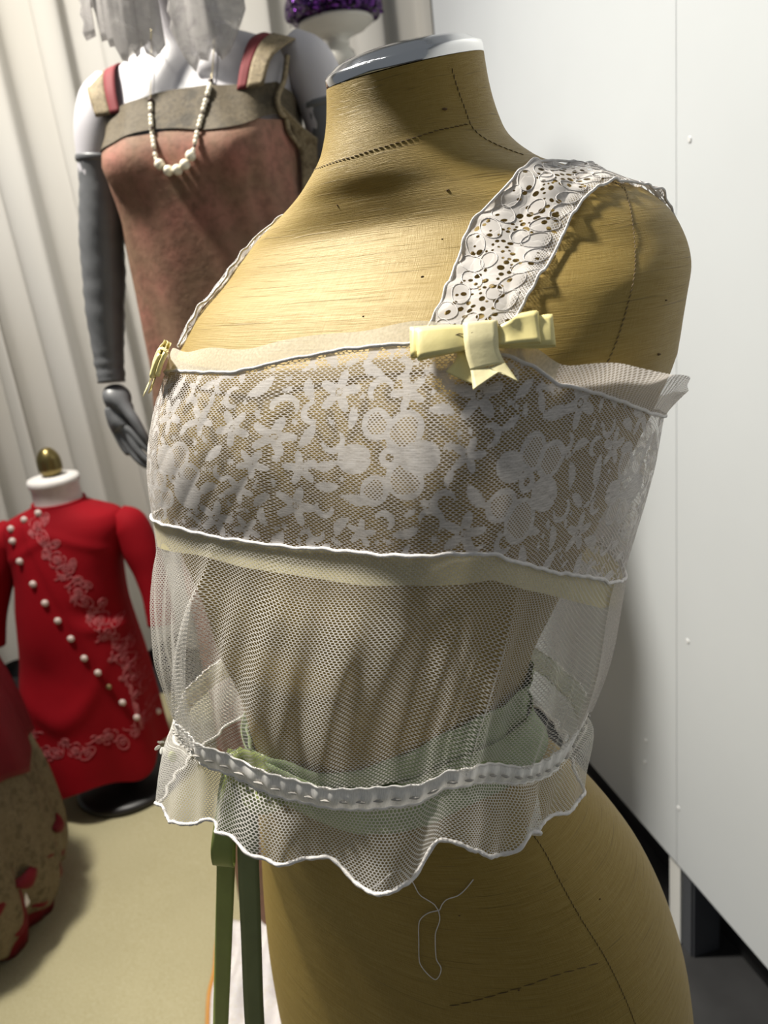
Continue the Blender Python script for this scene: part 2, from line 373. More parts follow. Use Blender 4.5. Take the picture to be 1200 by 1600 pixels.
for s_, z_ in ((-.055, .665), (.07, .40), (.075, .35), (-.03, .325), (-.055, 1.4), (.07, 1.1)):
    c = WP+WD*s_; p = np.array([c[0], c[1], z_])
    a = np.linspace(0, 2*np.pi, 12, endpoint=False)
    ring = lambda r, d: np.stack([p[0]+WD[0]*r*np.cos(a)+WN[0]*d, p[1]+WD[1]*r*np.cos(a)+WN[1]*d, p[2]+r*np.sin(a)], -1)
    obj('screw', grid_mesh('screw', np.stack([ring(.0045, -.001), ring(.0042, .0008), ring(.003, .0014), ring(.0012, .0006), ring(0, .0006)]), closed_u=True), M['screw'], wall)
bm = bmesh.new(); wall_box(bm, S_END+.002, S_END+.016, 0.0, 3.1, -.05, -.002); t1 = obj('trim_1', bm, M['trim_black'], smooth=False); tag(t1, 'dark strip down the far end of the white wall', 'trim', kind='structure')
bm = bmesh.new(); wall_box(bm, -2.2, S_END+.2, .0, .20, -.11, -.10); t2 = obj('trim_2', bm, M['black'], smooth=False); tag(t2, 'black board behind the gap under the white wall', 'trim', kind='structure')
wp = empty('wall_foot', (WP[0], WP[1], 0)); tag(wp, 'white post and grey foot under the edge of the white wall', 'wall foot')
bm = bmesh.new(); wall_box(bm, -.018, .016, .001, .20, -.030, -.012); obj('post', bm, M['post_white'], wp, smooth=False)
bm = bmesh.new(); wall_box(bm, -.052, -.018, .001, .199, -.075, -.014); bmesh.ops.bevel(bm, geom=[e for e in bm.edges if abs(e.verts[0].co.z-e.verts[1].co.z) > .1], offset=.004, segments=3, affect='EDGES'); obj('foot_block', bm, M['box_grey'], wp, smooth=False)
# back wall far behind the drape
bm = bmesh.new(); box_bm(bm, (-.6, 3.0, 1.55), (5, .05, 3.1)); wb_ = obj('wall_back', bm, M['backwall'], smooth=False); tag(wb_, 'grey wall behind the white drape', 'wall', kind='structure')
bm = bmesh.new(); box_bm(bm, (-1.0, 2.62, .045), (3.6, .02, .09)); t3 = obj('trim_3', bm, M['trim_black'], smooth=False); tag(t3, 'black skirting under the white drape', 'trim', kind='structure')
# drape: vertical folds
nu, nv = 900, 46; x = np.linspace(-2.6, .62, nu); zc = np.linspace(.075, 3.1, nv)
fold = np.zeros(nu); ph = 0
knots = [-2.6]; r2 = random.Random(3)
while knots[-1] < .7: knots.append(knots[-1]+r2.uniform(.10, .24))
knots = np.array(knots); cyc = np.interp(x, knots, np.arange(len(knots)))
amps = np.interp(x, knots, [r2.uniform(.03, .06) for _ in knots])
Pc = np.zeros((nv, nu, 3))
for i, z in enumerate(zc):
    sway = .012*np.sin(cyc*.7+z*1.3)
    prof = np.cos(2*np.pi*(cyc+.06*np.sin(z*1.1+cyc)))
    prof = np.sign(prof)*np.abs(prof)**.75
    Pc[i, :, 0] = x+sway+.012*np.sin(2*np.pi*cyc*2+1)
    Pc[i, :, 1] = 2.56+amps*prof*(0.75+.25*np.cos(z))+.01*np.sin(z*2+x*5)
    Pc[i, :, 2] = z
cu = obj('curtain', grid_mesh('curtain', Pc), M['curtain']); tag(cu, 'long off-white drape hanging in deep vertical folds', 'curtain')

# ------------------------------------------------------------------ main dress form
form = empty('dress_form', (FO[0]+.04*FR[0], FO[1]+.04*FR[1], 0)); tag(form, 'golden slub-silk dress form with chrome neck cap wearing the lace camisole', 'dress form')
obj('torso', body_mesh, M['silk'], form)
base_c = np.array([FO[0]+.04*FR[0], FO[1]+.04*FR[1], 0])
obj('bottom_plate', lathe('bottom_plate', [(0, .565), (.13, .565), (.132, .561), (.132, .556), (0, .556)], 48, base_c), M['steel'], form)
obj('pole', lathe('pole', [(.016, .018), (.016, .557)], 24, base_c), M['steel'], form)
obj('stand_base', lathe('stand_base', [(0, .034), (.03, .033), (.05, .022), (.17, .016), (.175, .010), (.175, .004), (0, .004)], 56, base_c), M['steel'], form)
# neck cap: shallow chrome dome in the tilted neck plane
prof = [(.0, -.002), (.0490, -.002), (.0503, -.0005), (.0512, .0015), (.0512, .0045), (.0506, .0062), (.0488, .0074), (.0478, .0078), (.044, .0104), (.036, .0130), (.024, .0148), (.012, .0155), (0, .0157)]
a = np.linspace(0, 2*np.pi, 96, endpoint=False); pr = np.array(prof)
q = pr[:, 0, None]*np.cos(a); l = pr[:, 0, None]*np.sin(a); h = pr[:, 1, None]+0*q
tl = math.atan(.165); qq = q*math.cos(tl)+h*math.sin(tl); hh = NECK_TOP-q*math.sin(tl)+h*math.cos(tl)
cap = np.concatenate([FO+qq[..., None]*FR+l[..., None]*LT, hh[..., None]], -1)
obj('neck_cap', grid_mesh('neck_cap', cap, closed_u=True), M['chrome'], form)
def seam(name, pts, parent, step=.0034, r=.00030, off=.0002):
    """running stitches lying on the body along (degrees, height) points"""
    pts = np.array(pts, float); P = body_pt(np.radians(pts[:, 0]), pts[:, 1]); P = catmull(P, 200); d = np.r_[0, np.cumsum(np.linalg.norm(np.diff(P, axis=0), axis=1))]
    n = int(d[-1]/step); V = []; Fc = []
    ridge = push_out(body_bvh, P, -.0002)
    for i in range(n):
        s = np.linspace((i+.08)*step, (i+.90)*step, 4); c = np.stack([np.interp(s, d, P[:, k]) for k in range(3)], 1); c = push_out(body_bvh, c, off)
        t = c[-1]-c[0]; t /= np.linalg.norm(t); nn = np.array(body_bvh.find_nearest(Vector(c[1]))[1]); b = np.cross(t, nn)
        c = c+b[None]*np.array([-1, -.4, .4, 1])[:, None]*.00032     # twisted stitch lies slantwise
        base = len(V)
        for k, w in enumerate((.45, 1, 1, .45)):
            for ang in range(5):
                an = 2*math.pi*ang/5; V.append(c[k]+(b*math.cos(an)+nn*math.sin(an))*r*w)
        for k in range(3):
            for ang in range(5): Fc.append((base+k*5+ang, base+k*5+(ang+1) % 5, base+(k+1)*5+(ang+1) % 5, base+(k+1)*5+ang))
    return obj(name, (V, Fc), M['stitch'], parent)
seam('neck_seam', [(-60, 1.359), (-32, 1.359), (-10, 1.3594), (3.5, 1.3604), (33, 1.3644), (57, 1.3685), (71, 1.3698)], form)
seam('neck_side_seam', [(68, 1.404), (70, 1.3924), (72, 1.3798), (72, 1.3686), (74, 1.3605), (79, 1.354), (86, 1.348)], form)
seam('shoulder_seam', [(88, 1.333), (84, 1.324), (80, 1.3185)], form)
seam('armhole_seam', [(84, 1.322), (79, 1.318), (71.5, 1.3048), (68.5, 1.2858), (68, 1.265), (67, 1.2453), (63.5, 1.230)], form)
seam('hip_seam', [(77, .955), (75.5, .935), (73.5, .9166), (72, .8874), (72.5, .85), (74, .799), (76, .72)], form)
seam('hip_cross_seam', [(24.5, .829), (42.5, .8485), (58, .8556), (72, .8514)], form, step=.009, r=.0003)
for k, (p, z, sz) in enumerate(((58, 1.3809, 1.6), (28.5, 1.332, 1.0), (17, 1.2874, 1.0), (-6, 1.334, .7), (20, 1.306, .6), (8, 1.270, .7), (84, 1.262, .9), (86, 1.236, 1.2), (44, .848, .8), (36, .905, .7), (82, .887, .9))):
    c = body_pt(np.radians([p]), z)[0]; nn = np.array(body_bvh.find_nearest(Vector(c))[1]); bmf = bmesh.new(); bmesh.ops.create_icosphere(bmf, subdivisions=1, radius=.0008*sz)
    for v in bmf.verts: v.co = Vector((v.co.x*1.5, v.co.y*1.1, v.co.z*.7))+Vector(c)
    obj('slub_knot', bmf, M['fleck'], form)
# ------------------------------------------------------------------ lace patterns (signed distance to the woven motif, metres)
def lace_field(u0, u1, v0, v1, res, fixed, nfl, nlf, nsc, seed):
    rg = np.random.default_rng(seed); nu = int((u1-u0)/res)+1; nv = int((v1-v0)/res)+1
    U, V = np.meshgrid(u0+np.arange(nu)*res, v0+np.arange(nv)*res)
    Fm = np.full(U.shape, -.01); Gm = np.full(U.shape, -.01)          # motif, openwork
    used = []
    def win(cx, cy, r):
        i0, i1 = np.clip([int((cx-r-u0)/res), int((cx+r-u0)/res)+2], 0, nu); j0, j1 = np.clip([int((cy-r-v0)/res), int((cy+r-v0)/res)+2], 0, nv)
        return slice(j0, j1), slice(i0, i1)
    def ell(x, y, ra, rb): return (1-np.sqrt((x/ra)**2+(y/rb)**2))*min(ra, rb)
    def rose(cx, cy, R, rot):
        w = win(cx, cy, R*1.4); x = U[w]-cx; y = V[w]-cy; n = 6
        for k in range(n):
            an = rot+2*np.pi*k/n+rg.uniform(-.15, .15); q_ = rg.uniform(.52, .72); sz = rg.uniform(.27, .40); px, py = R*q_*np.cos(an), R*q_*np.sin(an)
            lx = (x-px)*np.cos(an)+(y-py)*np.sin(an); ly = -(x-px)*np.sin(an)+(y-py)*np.cos(an)
            e = ell(lx, ly, R*sz*1.15, R*sz)*(1+.18*np.cos(3*np.arctan2(ly, lx)+k))
            if k % 3 == 2: Fm[w] = np.maximum(Fm[w], np.minimum(e, np.abs(ly)-.0003))
            else:
                Fm[w] = np.maximum(Fm[w], np.where(e > .0020, .0018-e, e)); Gm[w] = np.maximum(Gm[w], e-.0016)
        r = np.hypot(x, y); Fm[w] = np.maximum(Fm[w], np.minimum(R*.20-r, r-R*.08))
    def flower(cx, cy, R, rot, n):
        w = win(cx, cy, R*1.2); x = U[w]-cx; y = V[w]-cy; r = np.hypot(x, y); t = np.arctan2(y, x)-rot
        e = R*(.66+.34*np.cos(n*t))-r; Fm[w] = np.maximum(Fm[w], np.minimum(e, r-R*.20)); Fm[w] = np.maximum(Fm[w], .0005-np.abs(r-R*.08))
    def leaf(cx, cy, L, W, rot, bend=0.0):
        w = win(cx, cy, L); x = U[w]-cx; y = V[w]-cy; a = x*np.cos(rot)+y*np.sin(rot); b = -x*np.sin(rot)+y*np.cos(rot)-bend*((x*np.cos(rot)+y*np.sin(rot))/L)**2*L
        e = W*(1-(a/(L*.8))**2)-np.abs(b); e = np.minimum(e-.0005*np.sin(a*2200)*(np.abs(b) > W*.5), np.abs(b)*1.2-.00012); Fm[w] = np.maximum(Fm[w], e*.8)
    def scroll(cx, cy, R, a0, a1, th):
        w = win(cx, cy, R*1.4); x = U[w]-cx; y = V[w]-cy; r = np.hypot(x, y); t = (np.arctan2(y, x)-a0) % (2*np.pi); span = (a1-a0)
        f = np.clip(t/span, 0, 1); e = np.where(t < span, th*(np.sin(f*np.pi)**.6)-np.abs(r-R*(1-.25*f)), -.005); Fm[w] = np.maximum(Fm[w], e)
    for (kind, cx, cy, R, rot) in fixed:
        (rose if kind == 'rose' else flower)(cx, cy, R, rot, *([] if kind == 'rose' else [5])); used.append((cx, cy, R))
    def place(n, R, fn, gap):
        k = 0; tries = 0
        while k < n and tries < n*30:
            tries += 1; cx = rg.uniform(u0, u1); cy = rg.uniform(v0, v1); r = R*rg.uniform(.75, 1.2)
            ua = np.array(used)
            if (((cx-ua[:, 0])**2+(cy-ua[:, 1])**2) > ((r+ua[:, 2])*gap)**2).all(): fn(cx, cy, r); used.append((cx, cy, r)); k += 1
    place(nfl, .0090, lambda x, y, r: flower(x, y, r*1.15, rg.uniform(0, 6.3), 5), .90)
    place(nlf, .0068, lambda x, y, r: leaf(x, y, r*1.5, r*.42, rg.uniform(0, 6.3), rg.uniform(-.4, .4)), .82)
    place(nsc, .0060, lambda x, y, r: (lambda a0: scroll(x, y, r, a0, a0+4.4, .0016))(rg.uniform(0, 6.3)), .95)
    place(nsc, .0036, lambda x, y, r: leaf(x, y, r*1.6, r*.45, rg.uniform(0, 6.3)), .98)
    place(nsc, .0024, lambda x, y, r: flower(x, y, r*1.1, rg.uniform(0, 6.3), 6), .95)
    def sample(A, u, v):
        fu = np.clip((u-u0)/res, 0, nu-1.001); fv = np.clip((v-v0)/res, 0, nv-1.001); i = fu.astype(int); j = fv.astype(int); a = fu-i; b = fv-j
        return A[j, i]*(1-a)*(1-b)+A[j, i+1]*a*(1-b)+A[j+1, i]*(1-a)*b+A[j+1, i+1]*a*b
    return (lambda u, v: sample(Fm, u, v)), (lambda u, v: sample(Gm, u, v))

LACE_COL = (.74, .70, .68); NET_COL = (.74, .715, .68)
def lace_material():
    s = NT('white_floral_lace'); uv = s.attr('suv').outputs['Vector']; f = s.attr('motif').outputs['Fac']; g = s.attr('openwork').outputs['Fac']
    wob = s.noise(uv, 220, 2); x, y, _ = s.sep(uv)
    uvw = s.comb(s.math('ADD', x, s.math('MULTIPLY', s.math('SUBTRACT', wob, .5), .0012)), s.math('ADD', y, s.math('MULTIPLY', s.math('SUBTRACT', s.noise(uv, 180, 2), .5), .0012)))
    net = s.hexnet(uvw, .0029, .0021, .125, .05); grid = s.hexnet(uv, .0021, .0021, .22, .06)
    solid = s.ramp(s.math('ADD', s.math('MULTIPLY', f, 800.0), .5), [(.42, 0.0), (.58, 1.0)])
    ow = s.ramp(s.math('ADD', s.math('MULTIPLY', g, 800.0), .5), [(.42, 0.0), (.58, 1.0)])
    base = s.math('ADD', s.math('MULTIPLY', net, s.math('SUBTRACT', 1.0, ow)), s.math('MULTIPLY', grid, ow))
    weave = s.noise(s.comb(s.math('MULTIPLY', x, 160.0), s.math('MULTIPLY', y, 1500.0)), 1.0, 2)
    sol = s.math('MULTIPLY', solid, s.math('ADD', .50, s.math('MULTIPLY', weave, .66)))
    alpha = s.math('MAXIMUM', s.math('MULTIPLY', base, .92), sol, clamp=True)
    col_ = s.mix(solid, LACE_COL, s.ramp(weave, [(.3, (.60, .575, .57)), (.7, (.76, .73, .72))]))
    return s.cutout(alpha, col_, .22).m
def tulle_material(name='white_tulle_net', c=NET_COL, cw=.0026, ch=.0023, th=.118, soft=.045, a=.92, base=.0):
    s = NT(name); uv = s.attr('suv').outputs['Vector']
    net = s.hexnet(uv, cw, ch, th, soft); al = s.math('MAXIMUM', s.math('MULTIPLY', net, a), base)
    return s.cutout(al, c, .35).m
def cloth_material(name, c, alpha=1.0, transl=.3, u=900., v=900., amt=.12):
    s = NT(name); uv = s.attr('suv').outputs['Vector']; x, y, _ = s.sep(uv)
    w = s.noise(s.comb(s.math('MULTIPLY', x, u), s.math('MULTIPLY', y, v)), 1.0, 2)
    col_ = s.ramp(w, [(.3, tuple(k*(1-amt) for k in c)), (.7, tuple(min(1, k*(1+amt)) for k in c))])
    al = alpha if alpha >= 1 else s.math('ADD', alpha-.12, s.math('MULTIPLY', w, .24), clamp=True)
    return s.cutout(al, col_, transl).m
M['lace'] = lace_material(); M['tulle'] = tulle_material()
M['ruffle_tulle'] = tulle_material('white_ruffle_net', (.80, .77, .74), .0030, .0026, .145, .05, .9, .04)
M['edge_net'] = tulle_material('net_edging', (.74, .69, .66), .0020, .0020, .20, .06, .95, .30)
M['cord'] = simple('white_cotton_cord', (.68, .655, .645), .8, 0, .10, 400, .3)
M['binding'] = cloth_material('cream_binding_net', (.74, .70, .61), .62, .25, 700, 700)
M['beige_ribbon'] = cloth_material('pale_green_beige_ribbon', (.76, .69, .44), .92, .25, 300, 1500, .07)
M['casing'] = cloth_material('white_casing_tape', (.90, .875, .85), .97, .12, 1600, 300, .08)
M['slot'] = simple('casing_slot_painted_shade', (.40, .38, .355), .9)  # shade inside the casing slots, put in as colour
M['yellow'] = simple('pale_yellow_satin', (.86, .75, .33), .45, 0, .06, 60, .05)
M['yellow_stain'] = simple('faded_yellow_satin', (.82, .74, .43), .45, 0, .08, 90, .05)
M['green'] = simple('olive_green_satin', (.25, .30, .085), .4, 0, .10, 40)
M['green_grey'] = simple('grey_green_satin_reverse', (.17, .205, .095), .45, 0, .10, 40)
M['sash'] = simple('sage_green_sash', (.26, .33, .17), .5, 0, .15, 60)

cami = empty('camisole', (FO[0]+.05*FR[0], FO[1]+.05*FR[1], 1.0)); tag(cami, 'sheer white lace camisole with yellow bows and frilled hem on the golden form', 'camisole')
NP = 960; ph_c = np.linspace(-np.pi, np.pi, NP, endpoint=False)
# gathers in the net below the bust: angle, ridge height, width, start height below lace
gath = [(-14, .009, .050, 0), (-13.5, .0055, .016, 0), (50.5, .0060, .016, .005), (47, -.003, .02, .01), (80, .004, .02, .03), (-30, -.006, .09, 0), (4, .004, .05, 0), (20, .0035, .05, .02), (33, -.005, .10, 0), (51, .005, .055, 0), (62, -.006, .07, .01), (72, .004, .05, .03), (88, .006, .07, .01),
        (110, .006, .08, 0), (135, -.006, .1, 0), (160, .008, .1, 0), (-160, .006, .1, 0), (-135, -.005, .1, 0), (-110, .007, .09, 0), (-85, -.005, .08, 0), (-62, .006, .07, 0), (-46, .004, .05, 0)]
def gather(phi, d):
    o = np.zeros_like(phi+d)
    for a_, h_, w_, st in gath:
        dp = (phi-math.radians(a_)+np.pi) % (2*np.pi)-np.pi
        o = o+h_*np.exp(-(dp/w_)**2)*np.clip((d-st)/.035, 0, 1)
    o = o+.0016*np.sin(phi*41+2*np.sin(phi*7))*np.clip(d/.06, 0, 1)
    return o
# lace band
fixed = [('rose', .128, 1.190, .026, .4), ('rose', .060, 1.205, .025, 1.1), ('rose', -.060, 1.183, .022, .2), ('rose', .215, 1.170, .022, .9), ('rose', -.155, 1.180, .022, 2), ('rose', .31, 1.165, .022, 0), ('rose', -.27, 1.165, .022, 1), 
         ('flower', .098, 1.232, .0125, .3), ('flower', .160, 1.222, .0125, .8), ('flower', .095, 1.170, .011, .1), ('flower', .012, 1.175, .0115, 0), ('flower', .175, 1.155, .0115, .2), ('flower', .030, 1.235, .011, .2), ('flower', -.02, 1.215, .011, .9)]
fm, fg = lace_field(-.48, .48, 1.07, 1.275, .0009, fixed, 170, 420, 520, 5)
nvl = 112; tt = np.linspace(0, 1, nvl)[:, None]; zt, zl = z_top(ph_c), z_lace(ph_c); ZL = zl+(zt-zl)*tt; PHL = np.broadcast_to(ph_c, ZL.shape)
ZLr = np.round(ZL, 4); puck = .0008*np.exp(-((PHL-.6)/.25)**2)*np.sin((ZL-1.2)*90+PHL*34)+.0005*np.sin(PHL*30-ZL*120)*np.exp(-((PHL+.3)/.35)**2)
PL = garm_pt(PHL, ZLr, off=0); cxy = FO+.055*FR; dr = PL[..., :2]-cxy; dr /= np.linalg.norm(dr, axis=-1)[..., None]; PL[..., :2] += dr*np.abs(puck)[..., None]; PL[..., 2] = ZL
uL = PHL*.15
obj('lace_band', grid_mesh('lace_band', PL, closed_u=True, uv=np.stack([uL, ZL], -1), attrs={'motif': fm(uL, ZL), 'openwork': fg(uL, ZL)}), M['lace'], cami)
# binding net that stands above the lace, flaring free under the arm
nb = 10; tb = np.linspace(0, 1, nb)[:, None]; zbi = z_bind(ph_c); dpa = (ph_c-math.radians(82)+np.pi) % (2*np.pi)-np.pi; dpb = (ph_c+math.radians(82)+np.pi) % (2*np.pi)-np.pi
flare = .018*np.exp(-(dpa/.36)**2)+.016*np.exp(-(dpb/.36)**2); rise = .006*np.exp(-(dpa/.42)**2)+.005*np.exp(-(dpb/.42)**2)
ZB = zt+(zbi-zt)*tb; PB = garm_pt(np.broadcast_to(ph_c, ZB.shape), np.round(ZB, 4), off=.0008)
dr = PB[..., :2]-cxy; dr /= np.linalg.norm(dr, axis=-1)[..., None]
PB[..., :2] += dr*(flare*tb**1.2*(1+.10*np.sin(ph_c*30)))[..., None]; PB[..., 2] = ZB+rise*tb+.0012*np.sin(ph_c*17+1)*tb
def roll_to(A, i0): return np.roll(A, -i0, 1)
sel = np.where((ph_c > math.radians(53)) & (ph_c < math.radians(126)))[0]; sel2 = np.where((ph_c > math.radians(-126)) & (ph_c < math.radians(-53)))[0]
UVB = np.stack([np.broadcast_to(ph_c*.15, ZB.shape), ZB], -1)
def part_of(name, idx, mat): return obj(name, grid_mesh(name, PB[:, idx], uv=UVB[:, idx]), mat, cami)
part_of('top_binding', np.arange(sel2[-1], sel[0]+1), M['binding']); part_of('back_binding', np.r_[np.arange(sel[-1], NP), np.arange(0, sel2[0]+1)], M['binding'])
part_of('underarm_edging', sel, M['edge_net']); part_of('underarm_edging', sel2, M['edge_net'])
def loop_pts(zf, off, dz=0.0, n=480, wob=0.0, extra=None):
    p = np.linspace(-np.pi, np.pi, n, endpoint=False); z = zf(p)+dz; P = garm_pt(p, np.round(z, 4), off=off)
    if extra is not None: P[:, :2] += extra(p)
    P[:, 2] = z+wob*np.sin(p*61)*np.sin(p*17+1); return P
obj('top_cord', tube('top_cord', loop_pts(z_top, .0008, wob=.0004), .0010, 7, closed=True), M['cord'], cami)
# beige ribbon just inside the net under the bust
nr = 8; tr_ = np.linspace(0, 1, nr)[:, None]; zr = z_rib(ph_c); ZR = zr+(zl-.001-zr)*tr_; PR = garm_pt(np.broadcast_to(ph_c, ZR.shape), np.round(ZR, 4), off=-.0006)
obj('ribbon_band', grid_mesh('ribbon_band', PR, closed_u=True, uv=np.stack([np.broadcast_to(ph_c*.15, ZR.shape), ZR], -1)), M['beige_ribbon'], cami)
# net bodice
nt_ = 46; tq = np.linspace(0, 1, nt_)[:, None]; zc_ = z_ct(ph_c); ZT = zl+(zc_-zl)*tq; PHT = np.broadcast_to(ph_c, ZT.shape); PT = garm_pt(PHT, np.round(ZT, 4), off=.0006)
dr = PT[..., :2]-(FO+.10*FR); dr /= np.linalg.norm(dr, axis=-1)[..., None]; D = zl-ZT
PT[..., :2] += dr*(gather(PHT, D)*(.35+.65*np.sin(np.clip(D/.12, 0, 1)*np.pi*.75)))[..., None]; PT[..., 2] = ZT
uT = PHT*.150*(1+.25*np.clip(D/.1, 0, 1)*0)+.006*np.sin(PHT*5)*D/.1
obj('net_bodice', grid_mesh('net_bodice', PT, closed_u=True, uv=np.stack([uT*1.0, ZT+.006*np.sin(PHT*6+1)], -1)), M['tulle'], cami)
obj('under_bust_cord', tube('under_bust_cord', loop_pts(z_lace, .0009, wob=.0006), .0011, 7, closed=True), M['cord'], cami)
# side hem where the back panel is folded over
def side_strip(name, a0, a1, mat, off):
    t_ = np.linspace(0, 1, 40)[None]; w_ = np.linspace(0, 1, 6)[:, None]; ph_ = np.radians(a0+(a1-a0)*w_)+0*t_; z_ = z_lace(ph_)+(z_ct(ph_)-z_lace(ph_))*t_
    P = garm_pt(ph_, np.round(z_, 4), off=off); d = P[..., :2]-(FO+.10*FR); d /= np.linalg.norm(d, axis=-1)[..., None]; D_ = z_lace(ph_)-z_
    P[..., :2] += d*(gather(ph_, D_)*(.35+.65*np.sin(np.clip(D_/.12, 0, 1)*np.pi*.75)))[..., None]; P[..., 2] = z_
    return obj(name, grid_mesh(name, P, uv=np.stack([ph_*.15, z_], -1)), mat, cami)
M['side_hem'] = cloth_material('folded_net_hem', (.74, .70, .67), .62, .4, 900, 900)
side_strip('side_hem', 90, 106, M['side_hem'], .0018)
# waist casing: stitched tape, slots given as raised dashes in a shade grey
nk = 8; tk = np.linspace(0, 1, nk)[:, None]; zk = z_cb(ph_c); ZK = zk+(zc_-zk)*tk; PHK = np.broadcast_to(ph_c, ZK.shape); PK = garm_pt(PHK, np.round(ZK, 4), off=.0010)
dcas = gather(ph_c, np.full(NP, .12))*.53; kk = np.hanning(41); kk /= kk.sum(); dcas = np.convolve(np.r_[dcas[-20:], dcas, dcas[:20]], kk, 'valid')
dr = PK[..., :2]-(FO+.11*FR); dr /= np.linalg.norm(dr, axis=-1)[..., None]; PK[..., :2] += dr*(dcas+.0016*np.sin(tk*np.pi)+.0006*np.sin(ph_c*90)*1.0)[..., None]; PK[..., 2] = ZK
obj('waist_casing', grid_mesh('waist_casing', PK, closed_u=True, uv=np.stack([PHK*.15, ZK], -1)), M['casing'], cami)
for edge_i, nm in ((0, 'casing_edge'), (nk-1, 'casing_edge')):
    obj(nm, tube(nm, PK[edge_i][::2]+np.concatenate([dr[edge_i][::2]*.0002, np.zeros((NP//2, 1))], 1), .0007, 6, closed=True), M['casing'], cami)
mid = (PK[3]+PK[4])/2; md = dr[3]
for k in range(0, NP, 11):
    i = [(k+j) % NP for j in (0, 2, 4, 6)]; c = mid[i]+np.concatenate([md[i]*.0013, np.zeros((4, 1))], 1)
    if -75 < math.degrees(ph_c[k]) < 125: obj('casing_slot_dash', tube('casing_slot_dash', c, [.0002, .0008, .0008, .0002], 5), M['slot'], cami)
# frill
s_hem = ztab([-150, -100, -60, -52, -48, -44, -40, -36, -32, -28, -24, -20, -16, -12, -8, -4, 0, 4, 8, 12, 16, 20, 24, 28, 32, 36, 40, 44, 48, 52, 56, 60, 64, 68, 72, 76, 80, 84, 88, 92, 96, 100, 104, 108, 116, 130, 160],
             [.045, .047, .05, .048, .0461, .040, .038, .0405, .045, .0444, .0410, .0400, .0358, .0324, .0340, .029, .0275, .0293, .0302, .0303, .0300, .028, .0319, .0365, .0367, .0358, .0364, .0385, .0327, .0338, .0365, .0352, .0350, .0325, .0255, .0250, .0305, .0300, .0275, .0292, .0327, .0362, .0405, .040, .0437, .042, .045])
w_hem = ztab([-150, -100, -60, -36, -24, -12, -2, 4, 12, 20, 27, 34, 40, 48, 56, 66, 76, 82, 90, 100, 112, 130, 160],
             [.3, .3, .6, .3, 0, -1, .3, .5, 0, -1, .3, 1, .7, -1, .3, .7, .4, -1, -.6, .2, .5, 0, .3])
def frill(phi, t):
    sh = s_hem(phi); s_ = sh*t; P = garm_pt(phi, np.round(np.maximum(z_cb(phi)-s_, .93), 4), off=.0012); P[..., 2] = z_cb(phi)-s_
    wv = w_hem(phi); lf = np.exp(-((phi+.85)/.45)**2); lf2 = np.clip(np.exp(-((phi+1.0)/.55)**2)+np.exp(-((phi-1.9)/.42)**2), 0, 1)
    o = (.011+.008*wv+.003*lf)*(np.sin(np.clip(t, 0, 1)*np.pi*.5)**.8*(1-lf2)+np.clip(t, 1e-6, 1)**.18*(1-.15*t)*lf2)+.0015*np.sin(phi*33+3*np.sin(phi*5))*t
    dcs = np.interp(phi, ph_c, dcas, period=2*np.pi)
    d = P[..., :2]-(FO+.11*FR); d /= np.linalg.norm(d, axis=-1)[..., None]; P[..., :2] += d*(o+dcs*(1-.4*t))[..., None]
    # sideways swing so the folds lap over
    tg = np.stack([-d[..., 1], d[..., 0]], -1); P[..., :2] += tg*(.0025*np.sin(phi*15+.4)*t**1.5)[..., None]
    return P
tf = np.linspace(0, 1, 26)[:, None]; PHF = np.broadcast_to(ph_c, (26, NP)); PF = frill(PHF, tf+0*PHF)
obj('frill', grid_mesh('frill', PF, closed_u=True, uv=np.stack([PHF*.185, s_hem(ph_c)*tf], -1), flip=True), M['ruffle_tulle'], cami)
hemP = PF[-1]+np.array([0, 0, -.0004]); rr_ = .0012*(1+.15*np.sin(np.arange(NP)*.9))
hemP[:, 2] += .0003*np.sin(np.arange(NP)*.4); obj('rolled_hem', tube('rolled_hem', hemP, rr_, 7, closed=True), M['cord'], cami)
# small white flowers caught in the frill
M['petal'] = simple('white_silk_petal', (.82, .81, .76), .7); M['leafgreen'] = simple('pale_green_bud', (.45, .50, .20), .6)
def petal_flower(c, r, parent):
    V = []; Fc = []
    for k in range(6):
        an = 2*math.pi*k/6; d = np.array([math.cos(an)*.5, -.55, math.sin(an)]); d /= np.linalg.norm(d); sd = np.cross(d, [0, -1, .2]); sd /= np.linalg.norm(sd); b = len(V)
        V += [c, c+d*r*.55+sd*r*.28, c+d*r+np.array([0, -.15*r, 0]), c+d*r*.55-sd*r*.28]; Fc.append((b, b+1, b+2, b+3))
    o = obj('flower', (V, Fc), M['petal'], parent); add_mod(o, 'SOLIDIFY', thickness=.0006); add_mod(o, 'SUBSURF', levels=2, render_levels=2); return o
fl0 = frill(np.radians([-58.]), np.array([.35]))[0]; fl1 = frill(np.radians([-52.]), np.array([.25]))[0]
petal_flower(fl0+np.array([-.004, -.004, 0]), .008, cami)
bmf = bmesh.new(); bmesh.ops.create_uvsphere(bmf, u_segments=10, v_segments=8, radius=.003); [setattr(v, 'co', Vector((v.co.x, v.co.y, v.co.z*1.5))+Vector(fl0+np.array([.001, -.004, -.011]))) for v in bmf.verts]; obj('bud', bmf, M['leafgreen'], cami)

